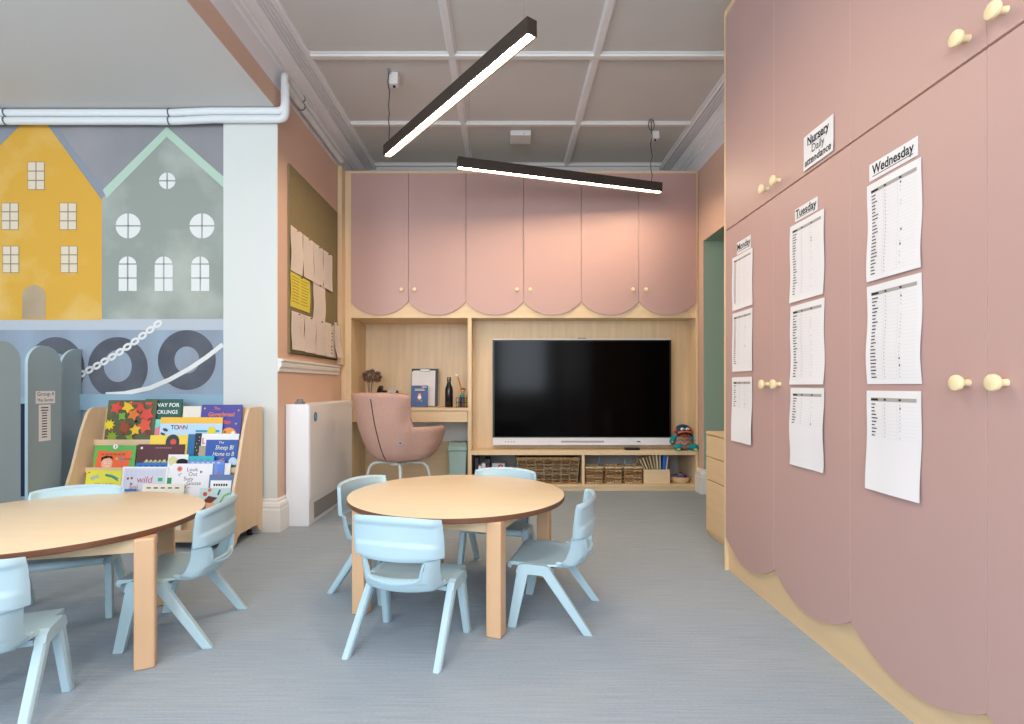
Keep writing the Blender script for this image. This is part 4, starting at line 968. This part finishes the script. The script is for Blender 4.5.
for i, (p, f_, lb) in enumerate(spots):
    o = ch if i == 0 else dup(ch)
    o.location = (p[0], p[1], 0); o.rotation_euler = (0,0,heading(f_)); o['label'] = lb

# ---------------------------------------------------------------- book display
BXL, BXR = -2.71, -1.662
t = thing('book_display', 'pale maple tiered display stand full of picture books against the mural wall', 'bookcase', (-2.175, 3.45, 0)); o_ = (-2.175, 3.45, 0)
BW = wood('birch_display', (230,202,168), 'z', .1); BWX = wood('birch_display_across', (232,200,160), 'x', .08)
prof_s = [(3.655,.06),(3.655,.85),(3.645,.86),(3.50,.86),(3.47,.85),(3.445,.82),(3.40,.72),(3.33,.50),(3.275,.36),(3.262,.30),(3.25,.05),(3.252,.035),(3.262,.024),(3.285,.024),(3.30,.035),(3.315,.06),(3.35,.075),(3.56,.075),(3.59,.06),(3.60,.035),(3.62,.024),(3.64,.024),(3.652,.04)]
for x in (BXL, BXR-.018):
    def sd(b, x=x): b.M = b.M @ frame((x,0,0), (0,1,0), (0,0,1)); b.prism(prof_s, 0, .018, BW)
    part('side_panel', sd, t, o_, bevel=.002)
tiers = [(3.50,.622,.028), (3.425,.455,.024), (3.35,.27,.024), (3.275,.095,.024)]      # lip Y, base z, lip height
xa, xb = BXL+.019, BXR-.019
tops = [(3.605,.855)] + [(tiers[i][0]+.006, tiers[i][1]-.008) for i in range(3)]
for i, (ly, bz_, lh) in enumerate(tiers):
    part('ledge', lambda b: b.box(xa, xb, ly, ly+.06, bz_-.010, bz_, BWX), t, o_)
    part('lip', lambda b: b.box(xa, xb, ly-.008, ly, bz_-.010, bz_+lh, BWX), t, o_, bevel=.002)
    ty, tz = tops[i]
    part('backboard', lambda b: b.loft([[(xa,ly+.06,bz_),(xb,ly+.06,bz_),(xb,ly+.068,bz_),(xa,ly+.068,bz_)],[(xa,ty+(.018 if i else 0),tz),(xb,ty+(.018 if i else 0),tz),(xb,ty+.008+(.018 if i else 0),tz),(xa,ty+.008+(.018 if i else 0),tz)]], BWX), t, o_)
part('front_board', lambda b: b.box(xa, xb, 3.268, 3.28, .045, .085, BWX), t, o_)
for x in (BXL+.06, BXR-.06):
    for y in (3.32, 3.59): part('castor', lambda b: b.tube([(x-.01,y,.0205),(x+.01,y,.0205)], .02, BLACK, 14).box(x-.008,x+.008,y-.006,y+.006,.03,.074,STEEL), t, o_)

def c3(name, rgb): return mat('bk_'+name, rgb, .45)
def leaf(mb, x, y, r, c, m_, n=5, rot=0):
    pts = []
    for i in range(n*2): a = rot+PI*i/n; q_ = r if i % 2 == 0 else r*.55; pts.append((x+q_*math.cos(a), y+q_*math.sin(a)))
    mb.flat(pts, c, m_)
def book(tier, x0, x1, ytop, layer, base_rgb, label, art=None, spine=.0062, ybot=None, tiltd=9, roll=0, lift=0, cat='book'):
    ly, bz_, lh = tiers[tier]; Y = ly+.030-layer*.0075
    X0, X1 = (x0-506)*(Y+.014)/F, (x1-506)*(Y+.014)/F; w_ = X1-X0
    Yt = Y+.028; zt_ = 1-(ytop-386)*Yt/F; bz2 = bz_+.0022
    if ybot is not None: bz2 = max(bz2, 1-(ybot-386)*Y/F)
    h = (zt_-bz2)/math.cos(R(tiltd))
    t = thing('picture_book', label, cat, ((X0+X1)/2, Y, bz2+.001), 0, 'picture books on the display')
    T = tilt(0,0,0,tiltd) @ Matrix.Rotation(R(roll), 4, 'Z')
    cm = mat('bkc_%d_%d_%d' % base_rgb, base_rgb, .42); th = spine
    mb = MB(); mb.M = T
    mb.box(-w_/2,w_/2,0,h,th-.0015,th,cm).box(-w_/2,w_/2,0,h,0,.0015,cm).box(-w_/2,-w_/2+.0015,0,h,.0015,th-.0015,cm)
    if art: art(mb, w_, h, th+.0005)
    mb.build('cover', t)
    mb = MB(); mb.M = T; mb.box(-w_/2+.0018,w_/2-.003,.002,h-.003,.0018,th-.0018,PAPER); mb.build('pages', t)
    return t
RED, ORA, YEL, OLI, BRN = c3('red',(214,72,58)), c3('orange',(228,120,50)), c3('yellow',(236,190,50)), c3('olive',(134,158,44)), c3('brown',(150,74,44))
DG, WHB, NV, SKY, GN, PK = c3('darkgreen',(24,70,50)), c3('white',(238,236,236)), c3('navy',(30,40,80)), c3('sky',(120,180,220)), c3('green',(70,160,80)), c3('pink',(226,130,140))
def a_leaves(mb, w_, h, c):
    rnd = random.Random(5)
    for k_ in range(26): mb.disc(rnd.uniform(-.42,.42)*w_, rnd.uniform(.06,.94)*h, rnd.uniform(.01,.022), c+.0001*k_, [BRN, c3('moss',(92,98,60)), c3('umber',(110,60,40))][k_%3], n=7)
    for k_, (x,y,r,m_,n_) in enumerate(((-.32,.82,.045,RED,5),(-.08,.84,.045,YEL,5),(-.42,.42,.04,c3('lemon',(226,208,40)),9),(-.34,.14,.042,OLI,9),(-.18,.62,.032,c3('leafgreen',(120,170,60)),4),(.05,.66,.045,ORA,5),(.32,.66,.055,RED,5),(.30,.40,.055,c3('redorange',(224,88,60)),5),(.12,.30,.04,YEL,5),(.02,.12,.03,OLI,4),(-.1,.36,.05,BRN,9),(.18,.82,.035,RED,5))):
        leaf(mb, x*w_, y*h, r, c+.003+.0002*k_, m_, n_, rot=k_)
    mb.disc(.12*w_,.5*h,.010,c+.006,INK,n=14); mb.text('Leaf Man', .034, .18*w_, .92*h, c+.006, RED) if 0 else None
    mb.rect(.28*w_, .89*h, .42*w_, .95*h, c+.006, RED); mb.rect(-.05*w_,.90*h,.2*w_,.94*h,c+.006,RED)
def a_duck(mb, w_, h, c):
    mb.text('WAY FOR', .036, .10*w_, .86*h, c, WHB, bold=.02, sx=1.0); mb.text('CKLINGS', .034, .12*w_, .70*h, c, WHB, bold=.02); mb.text('McClos', .028, .14*w_, .54*h, c, WHB, bold=.01)
def a_pinkteal(mb, w_, h, c):
    mb.disc(-.2*w_,.4*h,.05,c,PK); mb.flat([(-.5*w_,h),(-.5*w_,.5*h),(.3*w_,h)], c+.0002, c3('aqua',(130,210,190)))
def a_town(mb, w_, h, c):
    k_ = .055/.13*h if 0 else h
    mb.rect(-w_/2, .76*h, w_/2, h, c, c3('amber',(240,186,60)))
    y = .60*h
    for ch_, x, cc in (('T',-.30,NV),('O',-.235,NV),('W',-.165,RED),('N',-.09,c3('slate',(70,90,110)))): mb.text(ch_, .040, x*w_, y, c+.0005, cc, bold=.012)
    rnd = random.Random(4)
    for i in range(26):
        x = rnd.uniform(-.45,.45)*w_; mb.rect(x, .04*h, x+rnd.uniform(.008,.022), rnd.uniform(.16,.34)*h, c+.0004+.0001*i, [NV,SKY,RED,GN,c3('stone',(120,124,130)),c3('turq',(40,150,180))][i%6])
    for i in range(9): mb.disc((-.42+rnd.uniform(-.04,.04))*w_, (.42+rnd.uniform(-.12,.12))*h, .008, c+.0035+.0001*i, c3('inkblue',(60,66,90)), n=7)
    mb.rect(.08*w_,.42*h,.46*w_,.50*h,c+.0006,c3('turq',(40,150,180))); mb.disc(.34*w_,.46*h,.028,c+.004,c3('lemon',(226,208,40)))
def a_ginger(mb, w_, h, c):
    mb.text('The', .026, -.12*w_, .90*h, c, ORA, bold=.015); mb.text('Gingerbread', .040, 0, .74*h, c, ORA, bold=.02, sx=.86 if 1 else 1); mb.text('Man', .040, .12*w_, .54*h, c, c3('redorange',(224,88,60)), bold=.02)
    mb.disc(.22*w_, .22*h, .05, c+.0002, c3('gingerorange',(236,150,60)), ry=.045); mb.disc(.32*w_,.26*h,.012,c+.0006,WHB,n=10); mb.disc(.12*w_,.28*h,.008,c+.0006,BRN,n=10)
    for x,y in ((.38,.5),(-.42,.9),(.42,.85),(-.3,.4)): leaf(mb, x*w_, y*h, .008, c+.0006, YEL, 4)
def a_boy(mb, w_, h, c):
    O = c3('tangerine',(236,104,58)); mb.flat([(-.46*w_,0),(.34*w_,0),(.42*w_,.80*h),(-.02*w_,.74*h),(-.40*w_,.80*h)], c, O)
    mb.text('Beautiful fruit', .024, -.02*w_, .63*h, c+.001, c3('bronze',(160,90,40)), bold=.01) if 0 else [mb.rect((-.32+.1*i)*w_, .60*h, (-.25+.1*i)*w_, .67*h, c+.001, c3('bronze',(160,90,40))) for i in range(6)]
    mb.disc(-.16*w_, .27*h, .036, c+.001, c3('skin',(242,176,136)), ry=.042); mb.flat([(-.30*w_,.34*h),(-.31*w_,.5*h),(-.2*w_,.58*h),(-.05*w_,.56*h),(-.02*w_,.42*h),(-.12*w_,.5*h),(-.25*w_,.45*h)], c+.0015, INK)
    for x in (-.20,-.10): mb.disc(x*w_, .30*h, .008, c+.002, WHB, n=10); mb.disc(x*w_, .30*h, .0035, c+.0025, INK, n=8)
    mb.strip([(-.2*w_,.18*h),(-.15*w_,.15*h),(-.09*w_,.18*h)], .004, c+.002, WHB)
    mb.disc(.0*w_, .95*h, .016, c+.001, WHB, n=12); mb.rect(-.01*w_,.9*h,.012*w_,.99*h,c+.0015,BRN); mb.disc(.06*w_,.46*h,.008,c+.001,YEL,n=8); mb.rect(.14*w_,.38*h,.2*w_,.52*h,c+.001,c3('turq',(40,150,180)))
    for i in range(4): mb.rect((.23+.05*i)*w_,.42*h,(.265+.05*i)*w_,.48*h,c+.001,c3('bronze',(160,90,40)))
def a_ybig(mb, w_, h, c):
    mb.disc(.1*w_, .80*h, .045, c, c3('deepteal',(24,50,60)), ry=.05); mb.disc(.12*w_,.80*h,.02,c+.0005,RED)
def a_maroon(mb, w_, h, c):
    for i in range(8): mb.rect((-.12+.045*i)*w_, .84*h, (-.09+.045*i)*w_, .88*h, c, c3('mauve',(170,110,130)))
    mb.disc(-.42*w_,.86*h,.008,c,WHB,n=8); rnd = random.Random(9); CR = c3('creamish',(214,206,150))
    for i, ch_ in enumerate('Ducks'): pass
    for i in range(20): mb.disc((-.32+.65*(i/20))*w_, (.30+.07*math.sin(i*2.1))*h, rnd.uniform(.007,.013), c+.0002*i, CR if i%3 else c3('sage',(150,160,110)), n=7)
def a_L(mb, w_, h, c):
    mb.rect(-.42*w_, .72*h, -.41*w_+.004, .88*h, c, RED); mb.rect(-.42*w_, .72*h, -.34*w_, .73*h+.003, c, RED)
def a_home(mb, w_, h, c):
    W = c3('paleyellow',(240,236,200)); mb.text('The', .022, -.02*w_, .91*h, c, W); mb.text('Sheep Bl', .040, .08*w_, .74*h, c, W, shear=.2, sx=.85); mb.text('Home to B', .038, .06*w_, .53*h, c, W, shear=.2, sx=.8)
    mb.disc(.38*w_,.28*h,.028,c+.0002,c3('moon',(190,214,236))); F1 = c3('fox',(200,120,70)); mb.flat([(-.3*w_,.14*h),(-.05*w_,.16*h),(.12*w_,.42*h),(-.08*w_,.32*h)],c+.0006,F1); mb.disc(-.18*w_,.22*h,.02,c+.001,F1,n=10)
    mb.disc(.4*w_,.05*h,.04,c+.0008,c3('bushgreen',(30,110,70)),ry=.025)
def a_trains(mb, w_, h, c):
    mb.text('TRAINS', .034, .02*w_, .52*h, c, c3('mustard',(196,150,30)), bold=.01)
    G1 = c3('silver',(170,176,180)); mb.flat([(-.38*w_,.78*h),(-.14*w_,.86*h),(-.14*w_,.76*h),(-.34*w_,.68*h)],c,G1); mb.strip([(.04*w_,.86*h),(.24*w_,.82*h),(.42*w_,.72*h)],.012,c,c3('turqg',(60,160,150))); mb.strip([(.04*w_,.83*h),(.24*w_,.78*h),(.42*w_,.66*h)],.006,c+.0004,c3('slate',(70,90,110)))
    mb.disc(-.42*w_,.93*h,.006,c,RED,n=8)
def a_wild(mb, w_, h, c):
    mb.rect(-.46*w_,0,.46*w_,.95*h,c,c3('lavender',(206,206,220))); 
    for j in range(3):
        for i in range(9): mb.rect((-.42+.095*i)*w_,(.86-.05*j)*h,(-.36+.095*i)*w_,(.875-.05*j)*h,c+.0005,c3('lav2',(186,188,206)))
    mb.text('wild', .060, .0*w_, .62*h, c+.001, c3('brick',(196,80,72)), shear=.15); mb.text('ani', .05, -.22*w_, .40*h, c+.001, c3('brick',(196,80,72)))
    mb.rect(.30*w_,.58*h,.40*w_,.68*h,c+.001,c3('vivgreen',(30,176,90))); mb.disc(.34*w_,.46*h,.012,c+.001,c3('tan',(200,170,110)),n=10)
    for x,y in ((-.36,.66),(-.28,.67),(-.28,.5)): mb.disc(x*w_,y*h,.008,c+.001,BRN,n=8)
def a_goose(mb, w_, h, c):
    M2 = c3('maroonink',(96,40,44)); mb.disc(-.32*w_,.86*h,.017,c,c3('coral',(226,130,110)),n=14); mb.disc(-.32*w_,.86*h,.008,c+.0004,c3('brick',(196,80,72)),n=10)
    for s_,x,y in (('Look',.0,.84),('Out',.02,.72),('Suzy',-.08,.60),('Goose',.06,.48)): mb.text(s_, .034, x*w_, y*h, c, M2)
    mb.strip([(-.3*w_,.66*h),(-.34*w_,.72*h),(-.26*w_,.73*h)],.004,c,M2); leaf(mb,.22*w_,.78*h,.010,c,M2,3)
    mb.rect(-.16*w_,.34*h,-.14*w_,.42*h,c,M2); mb.rect(-.1*w_,.36*h,.0,.37*h,c,GREY)
def a_frame(mb, w_, h, c):
    mb.rect(-.5*w_,0,.5*w_,h,c,c3('steelblue',(90,116,160))); mb.rect(-.43*w_,0,.43*w_,.9*h,c+.0004,WHB); mb.rect(-.38*w_,.2*h,.0,.72*h,c+.0008,c3('skypale',(150,190,224))); mb.rect(.06*w_,.2*h,.4*w_,.72*h,c+.0008,c3('skypale2',(170,200,226)))
    mb.disc(-.16*w_,.5*h,.014,c+.0012,YEL,n=10); mb.disc(.22*w_,.42*h,.014,c+.0012,c3('seagreen',(70,130,120)),n=10)
    for i in range(6): mb.rect((-.3+.1*i)*w_,.80*h,(-.23+.1*i)*w_,.84*h,c+.0008,INK)
def a_lady(mb, w_, h, c):
    mb.disc(-.32*w_,.86*h,.014,c,RED,n=10); mb.disc(-.18*w_,.95*h,.012,c,ORA,n=8); mb.flat([(-.4*w_,.68*h),(-.2*w_,.82*h),(.1*w_,.78*h),(-.1*w_,.66*h)],c+.0004,c3('hairbrown',(110,44,40)))
    mb.disc(-.14*w_,.62*h,.03,c+.0002,c3('skin',(242,190,156)),n=14); mb.strip([(-.2*w_,.48*h),(.1*w_,.58*h),(.3*w_,.62*h)],.022,c+.0006,c3('violet',(84,60,150))); mb.strip([(.18*w_,.66*h),(.3*w_,.82*h),(.48*w_,.88*h)],.010,c+.0008,c3('leafg',(130,180,90)))
    mb.strip([(.1*w_,.84*h),(.16*w_,.96*h)],.012,c+.0004,c3('darkteal',(60,110,110)))
def a_cow(mb, w_, h, c):
    mb.disc(.22*w_,.84*h,.04,c,INK,ry=.02); mb.disc(-.25*w_,.86*h,.03,c,c3('creamish',(214,206,150)),n=10); mb.disc(-.1*w_,.70*h,.03,c+.0003,WHB,n=12); mb.rect(-.5*w_,.0,.5*w_,.50*h,c,c3('vivgreen2',(40,150,80)))
def a_plainrows(mat_):
    def f_(mb, w_, h, c):
        for i in range(5): mb.rect((-.4+.17*i)*w_, .90*h, (-.3+.17*i)*w_, .93*h, c, mat_)
    return f_
def a_blueart(mb, w_, h, c):
    mb.rect(.32*w_,.1*h,.5*w_,.9*h,c,c3('midblue',(90,130,210))); mb.disc(.36*w_,.62*h,.018,c+.0004,RED,n=10); mb.disc(.42*w_,.62*h,.010,c+.0008,c3('midblue',(90,130,210)),n=10)
    for i in range(6): mb.rect((-.4+.14*i)*w_, .93*h, (-.32+.14*i)*w_, .96*h, c, c3('whiteish',(190,200,230)))
# tier 1 (top)
book(0, 106, 155, 400.5, 1.6, (84,92,62), 'square picture book covered in red and yellow autumn leaves, top tier left', a_leaves, roll=0)
book(0, 143, 180.5, 399.5, .2, (20,84,68), 'dark green picture book with white capitals, behind the autumn leaves book', a_duck)
book(0, 152, 176, 419.5, 1.0, (210,220,216), 'pink and aqua picture book mostly hidden by the long town book', a_pinkteal)
book(0, 160.5, 222.5, 417.5, 2.4, (186,214,236), 'long pale blue picture book with a yellow top band reading TOWN', a_town)
book(0, 200.5, 241, 405, .6, (70,64,150), 'purple picture book with orange lettering at the right of the top tier', a_ginger)
book(0, 182, 200, 406.5, -.3, (228,220,206), 'thin cream picture book between the dark green and the purple books, top tier', None)
# tier 2
book(1, 94.5, 136, 445.5, 1.6, (96,176,84), 'green and orange picture book with a boy face, second tier left', a_boy)
book(1, 149, 187, 435.5, .2, (240,206,70), 'yellow picture book with a dark round shape behind the maroon book', a_ybig)
book(1, 138, 184, 444.5, 1.7, (84,36,44), 'maroon picture book with pale lettering in the second tier', a_maroon)
book(1, 187, 195.5, 434.5, .3, (30,104,160), 'narrow blue book between the yellow and the dotted black book', None)
book(1, 194, 200, 433.5, 1.0, (34,36,42), 'narrow black dotted book standing in the second tier', lambda mb,w_,h,c: [mb.disc(math.sin(i*5)*.3*w_, (.08+.09*i)*h, .0025, c, WHB, n=6) for i in range(10)])
book(1, 198.5, 238, 434, .2, (236,234,234), 'white picture book with a red letter L, behind the blue fox book', a_L)
book(1, 199, 206, 446, 1.4, (176,160,130), 'small beige book left of the blue fox book', None)
book(1, 205.5, 237.5, 440, 2.3, (44,84,166), 'blue picture book with white lettering and a fox, second tier right', a_home)
# tier 3
book(2, 85.5, 121, 470.5, 1.4, (226,220,66), 'lime yellow picture book reading TRAINS, third tier left', a_trains)
book(2, 134, 167, 463.2, .2, (32,110,190), 'blue book peeping above the lavender book in the third tier', a_plainrows(NV))
book(2, 121.5, 167, 467, 1.6, (232,232,238), 'lavender and white picture book with red word wild', a_wild)
book(2, 166, 186, 455, .9, (232,230,226), 'black and white cow picture book standing behind the white goose book', a_cow)
book(2, 175, 212, 456.5, .1, (40,176,200), 'turquoise picture book at the back of the third tier', a_plainrows(GN))
book(2, 186, 223, 461, 1.5 if 0 else 1.2, (112,140,206), 'mid blue picture book behind the white goose book', a_blueart)
book(2, 218, 229.5, 463.5, .3, (234,230,226), 'white book at the right end of the third tier', None)
book(2, 171.5, 211.5, 464, 2.4, (234,232,234), 'white picture book reading Look Out Suzy Goose', a_goose)
# tier 4
book(3, 119.5, 133, 489.5, .6, (30,110,176), 'small blue book just showing above the left table edge', a_plainrows(WHB))
book(3, 140, 182, 484.5, 1.3, (232,226,208), 'cream picture book just above the left table edge', a_plainrows(BRN))
book(3, 206.5, 231, 475.5, .8, (90,116,160), 'blue-framed picture book with small pictures at the lower right', a_frame)
book(3, 198, 229, 488.5, 2.2, (196,220,218), 'pale picture book with a dark-haired figure in violet at the lower right', a_lady)

# ---------------------------------------------------------------- grey rounded screens at the far left
SCRN = mat('blue_grey_screen', (146,166,176), .6); SCE = mat('pale_screen_edge', (176,200,206), .5)
def screen(label, X, ya, yb, h, ra, rb, text=False):
    t = thing('arched_screen', label, 'screen', (X, (ya+yb)/2, 0)); d = (yb-ya)/2
    pts = [(-d,0),(d,0)]
    pts += [(d-rb+rb*math.cos(R(a)), h-rb+rb*math.sin(R(a))) for a in range(0, 91, 9)] if rb else [(d,h)]
    pts += [(-d+ra-ra*math.cos(R(a)), h-ra+ra*math.sin(R(a))) for a in range(90, -1, -9)] if ra else [(-d,h)]
    mb = MB(); mb.M = frame((-.018,0,0), (0,1,0), (0,0,1)); mb.prism(pts, 0, .018, SCRN, SCE); mb.build('panel', t, bevel=.003)
    return t
screen('largest blue-grey rounded screen, cut by the left edge of the photo', -2.60, 2.20, 2.866, 1.232, .25, .10)
t = screen('blue-grey arched screen with two paper labels', -2.775, 3.105, 3.338, 1.242, .11, .11)
Yl = 3.215
mb = MB(); mb.M = left(.0006, -.066, -.03); mb.box(0,.135,.925,1.0,0,.001,PAPER); mb.text('Group 4', .034, .067, .982, .0016, INK); mb.text('Miss Gordon', .026, .067, .945, .0016, INK, sx=.82); mb.build('name_label', t)
mb = MB(); mb.M = left(.0006, -.045, -.03); mb.box(0,.082,.70,.918,0,.001,PAPER)
for i in range(12): mb.rect(.02 if i > 1 else .014, .897-i*.016, .02+(.036 if i > 1 else .045), .903-i*.016, .0016, INK)
mb.build('list_label', t)
screen('blue-grey screen with one rounded corner, next to the blue rail under the mural', -2.945, 3.535, 3.712, 1.255, .15, 0)
PEGW = mat('peg_white', (226,220,210), .6)
t = thing('coat_peg_rail', 'blue-grey coat rail with pale pegs half hidden between the screens', 'coat rail', (-3.15, 3.70, .9))
MB().box(-.9,.17,-.016,.017,-.05,.02,RAILB).build('rail', t)
for x in (-.56,-.33,-.112,.152): MB().tube([(x,-.012,0),(x,-.03,.02),(x,-.03,.09),(x,-.03,.13)], [.012,.014,.016,.014], PEGW, 8).build('peg', t)
def coat(x, y, c_, lb, z1=.85, h=.55):
    b = MB(); n = 18; rings = []
    for z, wx_, wy_ in ((0,.075,.04),(.15,.08,.045),(.35,.075,.04),(.48,.05,.03),(.55,.02,.015)):
        rings.append([(wx_*math.cos(2*PI*i/n)*(1+.12*math.sin(i*2.6)), wy_*math.sin(2*PI*i/n)*(1+.15*math.cos(i*3.1)), z*h/.55) for i in range(n)])
    b.loft(rings, mat('coat%d' % c_[2], c_, .9), True); o = b.build('child_coat'); o.location = (x, y, z1-h); tag(o, lb, 'coat')
coat(-3.085, 3.625, (24,34,60), 'navy coat hanging on a peg between the grey screens', .88, .62)
coat(-3.262, 3.625, (30,40,72), 'dark blue coat hanging behind the arched screen on the rail', .88, .62)
